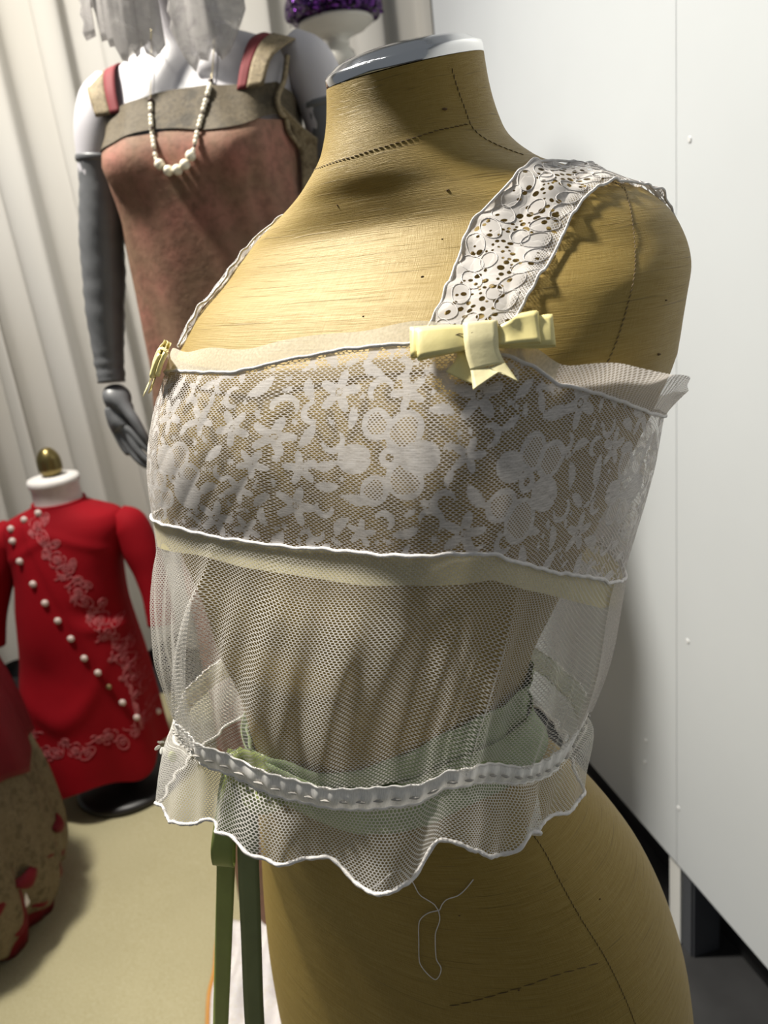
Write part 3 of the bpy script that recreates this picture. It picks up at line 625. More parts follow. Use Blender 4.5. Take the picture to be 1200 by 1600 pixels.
# ------------------------------------------------------------------ straps
def strap_mat():
    s = NT('white_guipure_strap_lace'); uv = s.attr('suv').outputs['Vector']; f = s.attr('hole').outputs['Fac']; e = s.attr('edge').outputs['Fac']
    hole = s.ramp(s.math('ADD', s.math('MULTIPLY', f, 900.0), .5), [(.42, 0.0), (.58, 1.0)])
    netr = s.hexnet(uv, .0021, .0019, .20, .06)
    al = s.math('SUBTRACT', 1.0, hole)
    al = s.math('MULTIPLY', al, s.math('ADD', s.math('MULTIPLY', e, s.math('SUBTRACT', netr, 1.0)), 1.0), clamp=True)
    v = s.add('ShaderNodeTexVoronoi'); v.feature = 'DISTANCE_TO_EDGE'; v.inputs['Scale'].default_value = 95; s.put(v.inputs['Vector'], s.vmath('ADD', uv, s.comb(s.math('MULTIPLY', s.noise(uv, 90, 2), .012), s.math('MULTIPLY', s.noise(s.vmath('ADD', uv, (.3, .2, 0)), 90, 2), .012))))
    rel = s.ramp(v.outputs['Distance'], [(.0, 1.0), (.06, .3), (.3, .0)])
    c = s.ramp(rel, [(0, (.62, .59, .57)), (.6, (.74, .71, .69))])
    s.cutout(al, c, .22)
    bn = s.bump(rel, .12, .0008)
    for n in s.n:
        if n.bl_idname in ('ShaderNodeBsdfDiffuse',): s.l.new(bn, n.inputs['Normal'])
    return s.m
M['strap'] = strap_mat()
def strap(sgn, shift=0):
    EL = [(21.5, 1.256), (23, 1.2731), (24, 1.2927), (27.5, 1.3118), (39, 1.3253), (72.5, 1.3400), (100, 1.337), (128, 1.323), (142, 1.300), (150, 1.262), (152, 1.205)]
    ER = [(37.5, 1.252), (39.5, 1.2682), (43.5, 1.2848), (50.5, 1.3056), (63, 1.3195), (82, 1.3235), (98, 1.319), (114, 1.305), (124, 1.280), (130, 1.245), (132, 1.200)]
    A = body_pt(np.radians([sgn*p for p, _ in [(p_+shift*(1 if p_ < 70 else .3), z_) for p_, z_ in EL]]), np.array([z for _, z in EL]), .002); B = body_pt(np.radians([sgn*p for p, _ in [(p_+shift*(1 if p_ < 70 else .3), z_) for p_, z_ in ER]]), np.array([z for _, z in ER]), .002)
    n = 460; A = catmull(A, n); B = catmull(B, n); nw = 72; t_ = np.linspace(0, 1, nw)[:, None, None]; P = A[None]*(1-t_)+B[None]*t_
    P = push_out(body_bvh, P, .0022)
    ln = np.r_[0, np.cumsum(np.linalg.norm(np.diff((A+B)/2, axis=0), axis=1))]; wd = .042
    S_, W_ = np.meshgrid(ln, np.linspace(-wd/2, wd/2, nw))
    nrm = np.array([body_bvh.find_nearest(Vector(p))[1] for p in P.reshape(-1, 3)]).reshape(P.shape)
    scal = .0011*np.cos(S_*2*np.pi/.016)*np.exp(-((np.abs(W_)-wd/2)/.006)**2); P = P+nrm*(.0012*np.sin(S_*130+W_*90)*1.0+np.abs(.001*np.sin(W_*160+S_*40))+scal)[..., None]
    rg = np.random.default_rng(11); H = np.full(S_.shape, -.01)
    hs_ = []; isl = [(.012+.021*k, .0055*math.sin(k*2.3), .0050) for k in range(int(ln[-1]/.021))]
    for k in range(9000):
        cs = rg.uniform(0, ln[-1]); cw = .003*np.sin(cs*2*np.pi/.04)+rg.normal(0, .0055); ra = rg.uniform(.0008, .0021)
        if any(math.hypot(cs-a_, cw-b_) < c_-.0006 for a_, b_, c_ in isl): continue
        ha = np.array(hs_) if hs_ else np.zeros((0, 3))
        if (np.hypot(cs-ha[:, 0], cw-ha[:, 1]) > ra+ha[:, 2]+.0003).all():
            hs_.append((cs, cw, ra)); rb = ra*rg.uniform(.7, 1.0); th_ = rg.uniform(0, 3.14); dS, dW = (S_-cs)*math.cos(th_)+(W_-cw)*math.sin(th_), -(S_-cs)*math.sin(th_)+(W_-cw)*math.cos(th_)
            H = np.maximum(H, (1-np.sqrt((dS/ra)**2+(dW/rb)**2))*rb)
        if len(hs_) > 330: break
    for k in range(60):
        cs = rg.uniform(0, ln[-1]); cw = rg.choice([-1, 1])*rg.uniform(.012, .017); ra = rg.uniform(.0006, .0011); H = np.maximum(H, ra-np.hypot(S_-cs, W_-cw))
    e = np.clip((W_-.013)/.003, 0, 1)*.85
    o = obj('strap', grid_mesh('strap', P, uv=np.stack([S_, W_], -1), attrs={'hole': H, 'edge': e}), M['strap'], cami)
    # raised outline cord: overlapping petals down both sides and round the solid centres
    def on_strap(s_, w_):
        fi = np.interp(s_, ln, np.arange(n)); fj = np.clip((np.asarray(w_)+wd/2)/wd*(nw-1), 0, nw-1.001); i_ = np.clip(fi.astype(int), 0, n-2); j_ = fj.astype(int); a_ = (fi-i_)[:, None]; b_ = (fj-j_)[:, None]
        g = lambda A_: A_[j_, i_]*(1-a_)*(1-b_)+A_[j_, i_+1]*a_*(1-b_)+A_[j_+1, i_]*(1-a_)*b_+A_[j_+1, i_+1]*a_*b_
        return g(P)+g(nrm)*.0002
    loops = [(cs, cw, .0052, .0042, 0.0) for cs, cw, _ in isl]+[(.006+.0115*k, sd_*(.0125+.0025*math.sin(k*1.7)), .0075, .0046, sd_*(.7+.4*math.sin(k*2.1))) for k in range(int(ln[-1]/.0115)) for sd_ in (-1, 1)]
    Vc = []; Fcc = []; an_ = np.linspace(0, 2*np.pi, 18, endpoint=False)
    for cs, cw, ra, rb, rt in loops:
        ex, ey = ra*np.cos(an_), rb*np.sin(an_); Q_ = on_strap(np.clip(cs+ex*math.cos(rt)-ey*math.sin(rt), 0, ln[-1]), np.clip(cw+ex*math.sin(rt)+ey*math.cos(rt), -wd/2+.001, wd/2-.001))
        tq_ = np.roll(Q_, -1, 0)-np.roll(Q_, 1, 0); tq_ /= np.linalg.norm(tq_, axis=1)[:, None]+1e-12; nq = np.cross(tq_, Q_-Q_.mean(0)); nq /= np.linalg.norm(nq, axis=1)[:, None]+1e-12; bq = np.cross(tq_, nq); b0 = len(Vc)
        for d_ in range(4): Vc += list(Q_+(nq*math.cos(d_*math.pi/2)+bq*math.sin(d_*math.pi/2))*.00024)
        for d_ in range(4):
            for m_ in range(18): Fcc.append((b0+d_*18+m_, b0+d_*18+(m_+1) % 18, b0+((d_+1) % 4)*18+(m_+1) % 18, b0+((d_+1) % 4)*18+m_))
    oc = obj('outline_cord', (Vc, Fcc), M['cord'], o); oc['kind'] = 'stuff'
    for ed in (P[0], P[-1]):
        obj('strap_edge', tube('strap_edge', push_out(body_bvh, ed[::2], .0028), .0008, 6), M['cord'], o)
    return o
strap(1); strap(-1, 25)

# ------------------------------------------------------------------ bows
def bow(origin, xax, yax, zax, k, parent):
    """k metres per unit; flat drawing units follow the ribbon's outline"""
    X, Y, Zx = [np.array(v, float) for v in (xax, yax, zax)]
    W = lambda p: origin+k*(p[0]*X+p[1]*Y+p[2]*Zx)
    b = empty('bow', tuple(origin)); b.parent = parent; b.location = Vector(origin)-parent.location
    def patch(name, top, bot, mat, nw=7, bulge=2.0):
        top = np.array(top, float); bot = np.array(bot, float); T = catmull(top, 26); Bq = catmull(bot, 26); t_ = np.linspace(0, 1, nw)[:, None, None]
        P = T[None]*(1-t_)+Bq[None]*t_; P[..., 2] += bulge*np.sin(np.linspace(0, np.pi, nw))[:, None]
        Q = np.array([[W(p) for p in r] for r in P]); o = obj(name, grid_mesh(name, Q), mat, b); add_mod(o, 'SOLIDIFY', thickness=.0005, offset=0); return o
    # folded loops: out on the front, back underneath
    patch('loop', [(-20, 27, 12), (-60, 31, 16), (-97, 35, 14), (-103, 36, 9), (-97, 36, 5), (-20, 24, 5)], [(-20, -14, 12), (-60, -19, 16), (-97, -19, 14), (-101, -19, 9), (-97, -18, 5), (-20, -12, 5)], M['yellow'])
    patch('loop', [(-20, 28, 4), (-70, 38, 6), (-108, 44, 5), (-113, 45, 1), (-108, 44, -3), (-20, 26, -2)], [(-20, -10, 4), (-70, -10, 6), (-110, -8, 5), (-114, -8, 1), (-108, -8, -3), (-20, -8, -2)], M['yellow'])
    patch('loop', [(20, 14, 12), (45, 20, 18), (62, 32, 13), (84, 33, 13), (88, 33, 8), (84, 33, 5), (20, 14, 5)], [(20, -14, 12), (45, -18, 15), (62, -19, 14), (84, -20, 13), (88, -20, 8), (84, -20, 5), (20, -12, 5)], M['yellow'], bulge=-2)
    patch('loop', [(20, 18, 3), (70, 26, 6), (106, 28, 4), (110, 28, 0), (106, 28, -3), (20, 18, -2)], [(20, -12, 3), (70, -21, 6), (106, -24, 4), (110, -24, 0), (106, -24, -3), (20, -12, -2)], M['yellow'])
    patch('tail', [(-38, 4, 3), (-40, -20, 5), (-58, -43, 4)], [(-4, 4, 3), (-8, -40, 6), (-12, -74, 5)], M['yellow'], bulge=-3)
    patch('knot', [(-26, 29, -2), (-26, 31, 10), (-26, 27, 17), (-26, 0, 18), (-25, -22, 15), (-20, -50, 10)], [(26, 25, -2), (26, 27, 10), (26, 22, 17), (26, 0, 18), (25, -22, 15), (32, -46, 10)], M['yellow_stain'], bulge=2)
    patch('tail', [(-20, -49, 10), (-19, -66, 11), (-18, -84, 13)], [(6, -50, 10), (13, -56, 11), (22, -60, 12)], M['yellow_stain'], bulge=.5)
    patch('tail', [(6, -50, 10), (13, -56, 11), (22, -60, 12)], [(32, -46, 10), (40, -62, 11), (49, -81, 13)], M['yellow_stain'], bulge=.5)
    for p0, p1 in (((-14, 8, 19.6), (12, 6, 19.6)), ((-40, 10, 16.2), (-26, 9, 17.4))):
        obj('stitch', tube('stitch', np.array([W(np.array(p0)), W((np.array(p0)+np.array(p1))/2+np.array([0, 2, .4])), W(np.array(p1))]), .00022, 5), M['stitch'], b)
    return b
def bow_at(pd, z, k, roll=0.0, mirror=1, lift=.003):
    p = math.radians(pd); o = garm_pt(np.array([p]), z)[0]; e = 1e-2
    tx = garm_pt(np.array([p+e]), z)[0]-garm_pt(np.array([p-e]), z)[0]; tx /= np.linalg.norm(tx)
    ty = garm_pt(np.array([p]), z+.012)[0]-garm_pt(np.array([p]), z-.012)[0]; ty -= tx*(tx@ty); ty /= np.linalg.norm(ty); n = np.cross(tx, ty)
    if n@(o-np.array([*(FO+.05*FR), o[2]])) < 0: n = -n
    x2 = tx*math.cos(roll)+ty*math.sin(roll); y2 = -tx*math.sin(roll)+ty*math.cos(roll)
    return bow(o+n*lift, x2*mirror, y2, n, k, cami)
bow_at(37.2, 1.2535, .000318, math.radians(4))
bow_at(-46, 1.246, .000318, math.radians(-6), -1, .004)

# loose thread hanging from the frill
th1 = [(26, .9273), (26.5, .9193), (30, .9125), (30.5, .9087), (32.5, .9141), (34.5, .9179), (38.5, .9212), (42.5, .9269), (46, .9325)]
th2 = [(30.5, .9087), (27, .9053), (23, .8954), (21, .8786), (19.5, .8617), (21, .8523), (22.5, .8497), (24, .8541), (25, .8607), (24.5, .8681), (26.5, .8874), (30, .9037), (30.4, .9085)]
tn = empty('loose_thread', tuple(body_pt(np.radians([26.]), .93)[0])); tn.parent = cami; tn.location = Vector(tn.location)-cami.location
for t_ in (th1, th2):
    P = body_pt(np.radians([p for p, _ in t_]), np.array([z for _, z in t_]), .0012)
    if t_ is th1: P = np.concatenate([frill(np.radians([30.]), np.array([.98])), P])
    obj('thread', tube('thread', push_out(body_bvh, catmull(P, 90), .0007), .00034, 5), M['cord'], tn)

# ------------------------------------------------------------------ green sash round the waist with a bow and two tails
sash = empty('ribbon_sash', (-.10, .46, .93)); tag(sash, 'green satin ribbon tied round the waist under the net, two long tails', 'ribbon')
st_top = ztab([-150, -100, -60, -34, -7, 10, 26, 42, 57, 68, 85, 95, 120, 160], [1.02, 1.0, .985, .987, 1.0014, 1.0055, 1.0166, 1.0292, 1.041, 1.0448, 1.0455, 1.044, 1.04, 1.03])
st_bot = ztab([-150, -100, -60, -31, -4, 16, 32, 51, 64, 76, 91, 120, 160], [.985, .965, .95, .944, .9652, .9779, .9852, .991, .9984, 1.0053, 1.008, 1.005, .995])
p_ = np.linspace(-np.pi, np.pi, 240, endpoint=False); w_ = np.linspace(0, 1, 9)[:, None]; Zs = st_bot(p_)+(st_top(p_)-st_bot(p_))*w_
Ps = body_pt(np.broadcast_to(p_, Zs.shape), Zs, .003); ds = Ps[..., :2]-(FO+.10*FR); ds /= np.linalg.norm(ds, axis=-1)[..., None]; Ps[..., :2] += ds*(.0016*np.sin(w_*9+p_*3)+.001*np.sin(p_*19))[..., None]
o = obj('band', grid_mesh('band', Ps, closed_u=True), M['sash'], sash); add_mod(o, 'SOLIDIFY', thickness=.0006)
w2 = np.linspace(0, 1, 6)[:, None]; Z2 = st_top(p_)-.012-.034*w2-.014*np.sin(p_-.4); P2 = body_pt(np.broadcast_to(p_, Z2.shape), Z2, .0065); P2[..., 2] = Z2
o = obj('band', grid_mesh('band', P2, closed_u=True), M['sash'], sash); add_mod(o, 'SOLIDIFY', thickness=.0006)
def ribbon(name, pts, width, mat, twist=0.0, face=(0, -1, 0), thick=.0005):
    C_ = catmull(np.array(pts, float), 60); t_ = np.gradient(C_, axis=0); t_ /= np.linalg.norm(t_, axis=1)[:, None]; f = np.array(face, float)
    s_ = np.cross(t_, f); s_ /= np.linalg.norm(s_, axis=1)[:, None]; f2 = np.cross(s_, t_); an = np.linspace(0, twist, len(C_))[:, None]
    s2 = s_*np.cos(an)+f2*np.sin(an); o = obj(name, strip(name, C_-s2*width/2, C_+s2*width/2, 5), mat, sash); add_mod(o, 'SOLIDIFY', thickness=thick); return o
ribbon('tail', [(-.1165, .472, .990), (-.119, .462, .955), (-.1216, .460, .9307), (-.1257, .460, .9036), (-.1334, .460, .8468), (-.1459, .460, .7545), (-.1536, .46, .68), (-.158, .462, .60)], .0150, M['green_grey'], .25, (.15, -1, 0))
ribbon('tail', [(-.122, .478, .985), (-.135, .476, .950), (-.1405, .475, .9265), (-.1460, .475, .8931), (-.1577, .475, .8350), (-.1770, .475, .7410), (-.1877, .475, .6869), (-.193, .476, .62)], .0140, M['green'], -.5, (-.1, -1, 0))
C_ = catmull([(-.124, .468, .972), (-.136, .459, .940), (-.1420, .455, .915), (-.1425, .457, .9065), (-.1425, .462, .9055), (-.1415, .467, .914), (-.133, .472, .945), (-.124, .472, .970)], 50); sv_ = np.array([.0075, -.001, -.0012])
o = obj('loop', strip('loop', C_-sv_, C_+sv_, 5), M['green'], sash); add_mod(o, 'SOLIDIFY', thickness=.0005)
ribbon('loop', [(-.118, .468, .985), (-.100, .446, .990), (-.095, .438, .972), (-.107, .450, .962), (-.118, .468, .978)], .018, M['green'], .2, (.3, -.9, .2))
bmk = bmesh.new(); bmesh.ops.create_uvsphere(bmk, u_segments=20, v_segments=14, radius=.011)
for v in bmk.verts: v.co = Vector((v.co.x*.9, v.co.y*.7, v.co.z*1.25+.0012*math.sin(v.co.x*900)))+Vector((-.120, .466, .979))
obj('knot', bmk, M['green'], sash)
# ------------------------------------------------------------------ generic ringed shapes for the figures behind
def ring_surf(tab, phi, z, org, yaw, bust=None):
    """tab rows: z, half width, half depth, forward shift, roundness, sideways shift"""
    tab = np.array(sorted(tab), float); phi = np.asarray(phi, float); z = np.broadcast_to(np.asarray(z, float), phi.shape)
    a, b, cf, n, cl = [pchip(tab[:, 0], tab[:, k], z) for k in range(1, 6)]
    fr = np.array([-math.sin(yaw), -math.cos(yaw)]); lt = np.array([math.cos(yaw), -math.sin(yaw)])
    l = a*spow(np.sin(phi), 2/n); q = b*spow(np.cos(phi), 2/n)
    if bust is not None:
        zc0, zs, amp, bp, bw = bust; g = amp*np.exp(-((z-zc0)/zs)**2)*(np.exp(-((phi-bp)/bw)**2)+np.exp(-((phi+bp)/bw)**2)); r = np.hypot(l, q)+1e-9; l = l*(1+g/r); q = q*(1+g/r)
    xy = np.array(org)+(q+cf)[..., None]*fr+(l+cl)[..., None]*lt
    return np.concatenate([xy, z[..., None]], -1)
def skin_mesh(name, pts, edges, radii, mat, parent, sub=2):
    me = bpy.data.meshes.new(name); me.from_pydata([tuple(p) for p in pts], edges, []); o = bpy.data.objects.new(name, me); col.objects.link(o)
    o.modifiers.new('skin', 'SKIN'); sv = me.skin_vertices[0].data
    for k, r in enumerate(radii): sv[k].radius = (r, r) if np.isscalar(r) else r
    sv[0].use_root = True
    o.modifiers.new('sub', 'SUBSURF').levels = sub; o.modifiers['sub'].render_levels = sub
    dg = bpy.context.evaluated_depsgraph_get(); dg.update(); me2 = bpy.data.meshes.new_from_object(o.evaluated_get(dg)); bpy.data.objects.remove(o)
    me2.name = name; return obj(name, me2, mat, parent)

M['mann'] = simple('white_mannequin_enamel', (.45, .435, .465), .45)
M['glove'] = simple('grey_satin_glove', (.115, .118, .125), .42, 0, .12, 30, .1)
M['pearl'] = simple('cream_pearl', (.80, .74, .60), .22, 0, .08, 200)
M['pearl_dark'] = simple('dark_bead', (.06, .035, .025), .3)
M['gold_chain'] = simple('thin_gold_wire', (.45, .38, .22), .4, .6)
def brocade(name, base, thread, dark, sc=16, lo=.46, hi=.60):
    s = NT(name); v = s.coords(); n1 = s.noise(v, sc, 4, .6, 1.2); n2 = s.noise(v, sc*7, 3, .6); n3 = s.noise(v, sc*.45, 2)
    w = s.add('ShaderNodeTexVoronoi'); w.inputs['Scale'].default_value = sc*1.6; s.put(w.inputs['Vector'], s.vmath('ADD', v, s.comb(s.math('MULTIPLY', n1, .06), 0.0, s.math('MULTIPLY', n2, .02))))
    m = s.ramp(s.math('ADD', s.math('MULTIPLY', n1, .55), s.math('MULTIPLY', w.outputs['Distance'], .7)), [(lo, 0.0), (hi, 1.0)])
    c = s.mix(m, base, thread); c = s.mix(s.ramp(n2, [(.42, 0.0), (.68, .55)]), c, dark); c = s.mix(s.ramp(n3, [(.42, 0.0), (.68, .75)]), c, thread)
    return s.set(c, .7, 0, s.bump(n2, .4, .002), None, .2).m
M['brocade'] = brocade('rose_and_gold_brocade', (.31, .135, .105), (.215, .130, .085), (.115, .060, .043), 11, .35, .85)
M['yoke'] = brocade('olive_bronze_lace', (.060, .050, .035), (.10, .080, .052), (.028, .022, .016), 22)
M['rose_lining'] = simple('rose_silk_lining', (.17, .035, .04), .7, 0, .1, 20, spec=.15)
M['gold_trim'] = brocade('tarnished_gold_trim', (.15, .115, .070), (.25, .20, .125), (.05, .038, .026), 40)

# ------------------------------------------------------------------ tall mannequin
MO = np.array([-.21, 1.40]); MY = math.radians(15); mfr = np.array([-math.sin(MY), -math.cos(MY)]); mlt = np.array([math.cos(MY), -math.sin(MY)])
man = empty('mannequin', (MO[0], MO[1], 0)); tag(man, 'white full-size mannequin behind the gold form, wearing a rose brocade dress', 'mannequin')
MT = [(.90, .150, .105, .01, 2.2, 0), (1.02, .158, .11, .01, 2.2, 0), (1.16, .128, .092, .012, 2.2, 0), (1.28, .118, .088, .015, 2.2, 0), (1.40, .135, .10, .018, 2.2, 0), (1.48, .146, .105, .016, 2.2, 0), (1.54, .152, .092, .008, 2.2, 0), (1.585, .160, .078, -.002, 2.2, 0),
      (1.61, .158, .068, -.006, 2.2, 0), (1.63, .140, .060, -.010, 2.2, 0), (1.648, .100, .054, -.012, 2.1, 0), (1.662, .066, .050, -.010, 2, 0), (1.685, .050, .048, -.006, 2, 0), (1.74, .045, .047, .002, 2, 0), (1.775, .047, .050, .010, 2, 0), (1.795, .054, .068, .024, 2.1, 0),
      (1.83, .064, .086, .022, 2.1, 0), (1.88, .073, .094, .014, 2.1, 0), (1.93, .070, .090, .008, 2, 0), (1.965, .048, .062, .004, 2, 0), (1.985, .012, .016, .002, 2, 0)]
zz = np.unique(np.r_[np.linspace(.90, 1.58, 50), np.linspace(1.58, 1.985, 70)]); pp = np.linspace(-np.pi, np.pi, 72, endpoint=False); PP, ZZ = np.meshgrid(pp, zz)
Pm = ring_surf(MT, PP, ZZ, MO, MY, (1.475, .05, .022, .60, .36))
# face: nose, brow and mouth relief
hz = ZZ-1.868; nose = .016*np.exp(-(PP/.16)**2)*np.exp(-((hz+.012)/.020)**2)*(1-.3*np.clip(hz/.03, -1, 1)); eyes = -.006*(np.exp(-((PP-.42)/.17)**2)+np.exp(-((PP+.42)/.17)**2))*np.exp(-((hz-.012)/.010)**2)
mouth = .004*np.exp(-(PP/.28)**2)*(np.exp(-((hz+.047)/.006)**2)+np.exp(-((hz+.060)/.006)**2)); ear = .010*(np.exp(-((np.abs(PP)-1.62)/.10)**2))*np.exp(-((hz)/.026)**2)
dv = Pm[..., :2]-MO; dv /= np.linalg.norm(dv, axis=-1)[..., None]; Pm[..., :2] += dv*(nose+eyes+mouth+ear)[..., None]
man_mesh = grid_mesh('torso', Pm, closed_u=True); man_bvh = bvh_of(man_mesh); obj('torso', man_mesh, M['mann'], man)
def arm_tube(name, pts, r, mat, parent, n=40):
    P = catmull(np.c_[np.array(pts, float), np.array(r, float)], n); return obj(name, tube(name, P[:, :3], P[:, 3], 20), mat, parent)
RA = [(-.348, 1.425, 1.612), (-.368, 1.415, 1.58), (-.378, 1.405, 1.545), (-.386, 1.40, 1.500), (-.392, 1.40, 1.47)]
arm_tube('arm', RA, [.030, .040, .0405, .037, .035], M['mann'], man)
LA = [(-.060, 1.372, 1.622), (-.032, 1.365, 1.590), (-.018, 1.36, 1.55), (-.012, 1.355, 1.50), (-.008, 1.352, 1.46)]
arm_tube('arm', LA, [.030, .041, .0405, .037, .035], M['mann'], man)
obj('leg_post', lathe('leg_post', [(.02, .02), (.02, .91)], 20, (MO[0], MO[1], 0)), M['steel'], man)
obj('base_plate', lathe('base_plate', [(0, .026), (.15, .022), (.155, .016), (.155, .008), (0, .008)], 48, (MO[0], MO[1], 0)), M['steel'], man)

def glove(pts, rad, palm, fingers, thumb, label):
    root = empty('evening_glove', tuple(pts[-1])); tag(root, label, 'glove', 'grey evening gloves on the mannequin')
    P = catmull(np.c_[np.array(pts, float), np.array(rad, float)], 90); L_ = np.r_[0, np.cumsum(np.linalg.norm(np.diff(P[:, :3], axis=0), axis=1))]
    fr_ = L_/L_[-1]; wr = .0007*np.sin(L_*95+np.sin(L_*31)*3)*(.2+fr_**2)+.0008*np.sin(L_*330)*np.exp(-((fr_-.93)/.06)**2)
    a = P[:, :3]; me = tube('sleeve', a, P[:, 3]+wr, 24); co = np.zeros(len(me.vertices)*3, np.float32); me.vertices.foreach_get('co', co); co = co.reshape(-1, 3)
    co += .0005*np.sin(co[:, 2:3]*210+co[:, 0:1]*170+3*np.sin(co[:, 1:2]*90))*np.array([1, .5, 0]); me.vertices.foreach_set('co', co.reshape(-1)); obj('sleeve', me, M['glove'], root)
    obj('cuff', tube('cuff', [tuple(P[0, :3]+(P[0, :3]-P[3, :3])/np.linalg.norm(P[0, :3]-P[3, :3])*d) for d in (-.008, -.006, 0, .002)], [P[0, 3]+.0004, P[0, 3]+.0018, P[0, 3]+.0018, P[0, 3]+.0004], 24), M['glove'], root)
    V = [tuple(pts[-1])]; R_ = [(.022, .019)]; E = []
    for p, r in palm: V.append(p); R_.append(r); E.append((len(V)-2, len(V)-1))
    hub = len(V)-1
    for fg_ in fingers:
        prev = hub
        for k, p in enumerate(fg_): V.append(p); R_.append((.0095, .0095) if k == 0 else (.0085-.0012*k, .0085-.0012*k)); E.append((prev, len(V)-1)); prev = len(V)-1
    prev = 1
    for k, p in enumerate(thumb): V.append(p); R_.append((.0115-.002*k, .0115-.002*k)); E.append((prev, len(V)-1)); prev = len(V)-1
    skin_mesh('hand', V, E, R_, M['glove'], root)
    return root
glove([(-.3850, 1.40, 1.505), (-.390, 1.40, 1.47), (-.400, 1.398, 1.424), (-.412, 1.396, 1.37), (-.418, 1.394, 1.325), (-.426, 1.390, 1.28), (-.432, 1.386, 1.231), (-.437, 1.380, 1.18), (-.438, 1.375, 1.150)],
      [.0375, .0365, .0365, .036, .035, .0325, .029, .025, .0235],
      [((-.436, 1.370, 1.125), (.026, .015)), ((-.430, 1.362, 1.090), (.030, .014))],
      [[(-.412, 1.345, 1.066), (-.396, 1.335, 1.044), (-.383, 1.330, 1.030), (-.372, 1.328, 1.020)], [(-.421, 1.346, 1.062), (-.407, 1.335, 1.034), (-.393, 1.330, 1.017), (-.381, 1.328, 1.006)],
       [(-.431, 1.350, 1.060), (-.420, 1.341, 1.032), (-.407, 1.335, 1.014), (-.395, 1.333, 1.003)], [(-.441, 1.356, 1.062), (-.434, 1.350, 1.040), (-.425, 1.345, 1.026)]],
      [(-.418, 1.350, 1.108), (-.402, 1.338, 1.085), (-.392, 1.332, 1.063), (-.385, 1.330, 1.046)], 'long grey satin glove on the arm nearest the white drape')
glove([(-.013, 1.355, 1.535), (-.010, 1.353, 1.48), (-.005, 1.350, 1.42), (.0, 1.346, 1.33), (.004, 1.33, 1.25), (.003, 1.315, 1.18), (.0, 1.31, 1.15)],
      [.0375, .0365, .0365, .035, .030, .025, .0235],
      [((-.002, 1.302, 1.125), (.026, .015)), ((-.004, 1.292, 1.09), (.030, .014))],
      [[(-.022, 1.280, 1.066), (-.032, 1.272, 1.044), (-.038, 1.268, 1.02)], [(-.012, 1.278, 1.062), (-.02, 1.268, 1.034), (-.028, 1.262, 1.008)], [(-.003, 1.28, 1.06), (-.01, 1.27, 1.032), (-.018, 1.264, 1.008)], [(.006, 1.285, 1.062), (.0, 1.277, 1.04), (-.006, 1.272, 1.022)]],
      [(-.020, 1.285, 1.105), (-.032, 1.278, 1.085), (-.040, 1.272, 1.06)], 'long grey satin glove half hidden behind the gold form\'s neck')

dress = empty('evening_dress', (MO[0], MO[1], .02)); tag(dress, 'sleeveless rose and bronze brocade dress with dark square yoke on the mannequin', 'dress')
DT = [(.03, .20, .17, 0, 2.2, 0), (.35, .185, .15, .0, 2.2, 0), (.80, .172, .128, .006, 2.2, 0), (1.02, .168, .124, .01, 2.2, 0), (1.16, .158, .116, .012, 2.2, 0), (1.30, .153, .112, .016, 2.25, 0), (1.40, .153, .112, .019, 2.3, 0), (1.48, .156, .112, .018, 2.3, 0), (1.53, .157, .100, .011, 2.3, 0), (1.575, .160, .086, .002, 2.3, 0)]
def dress_p(phi, z):
    P = ring_surf(DT, phi, z, MO, MY, (1.478, .050, .026, .58, .36)); f = np.clip((1.42-z)/.3, 0, 1)
    d = P[..., :2]-MO; d /= np.linalg.norm(d, axis=-1)[..., None]; P[..., :2] += d*(.006*f*np.sin(phi*9+2*np.sin(z*4))+.0018*np.sin(phi*17+z*30))[..., None]; return P
zz = np.linspace(.03, 1.512, 90); pd_ = np.linspace(-np.pi, np.pi, 150, endpoint=False); PP, ZZ = np.meshgrid(pd_, zz)
wav = .006*np.sin(PP*9)
dm = grid_mesh('skirt_and_bodice', dress_p(PP, ZZ), closed_u=True); o = obj('skirt_and_bodice', dm, M['brocade'], dress)
yz = np.linspace(0, 1, 14)[:, None]; ytop = 1.566-.03*np.clip((np.abs(pd_)-1.1)/.5, 0, 1)+.004*np.cos(pd_*4); ybot = 1.510+.008*np.cos(pd_*5+1)
YZ = ybot+(ytop-ybot)*yz; YP = dress_p(np.broadcast_to(pd_, YZ.shape), YZ); d = YP[..., :2]-MO; d /= np.linalg.norm(d, axis=-1)[..., None]; YP[..., :2] += d*.003
ym = grid_mesh('yoke', YP, closed_u=True); obj('yoke', ym, M['yoke'], dress); dress_bvh = bvh_of(dm); yoke_bvh = bvh_of(ym)
def m3(l, q, z): xy = MO+l*mlt+q*mfr; return (xy[0], xy[1], z)
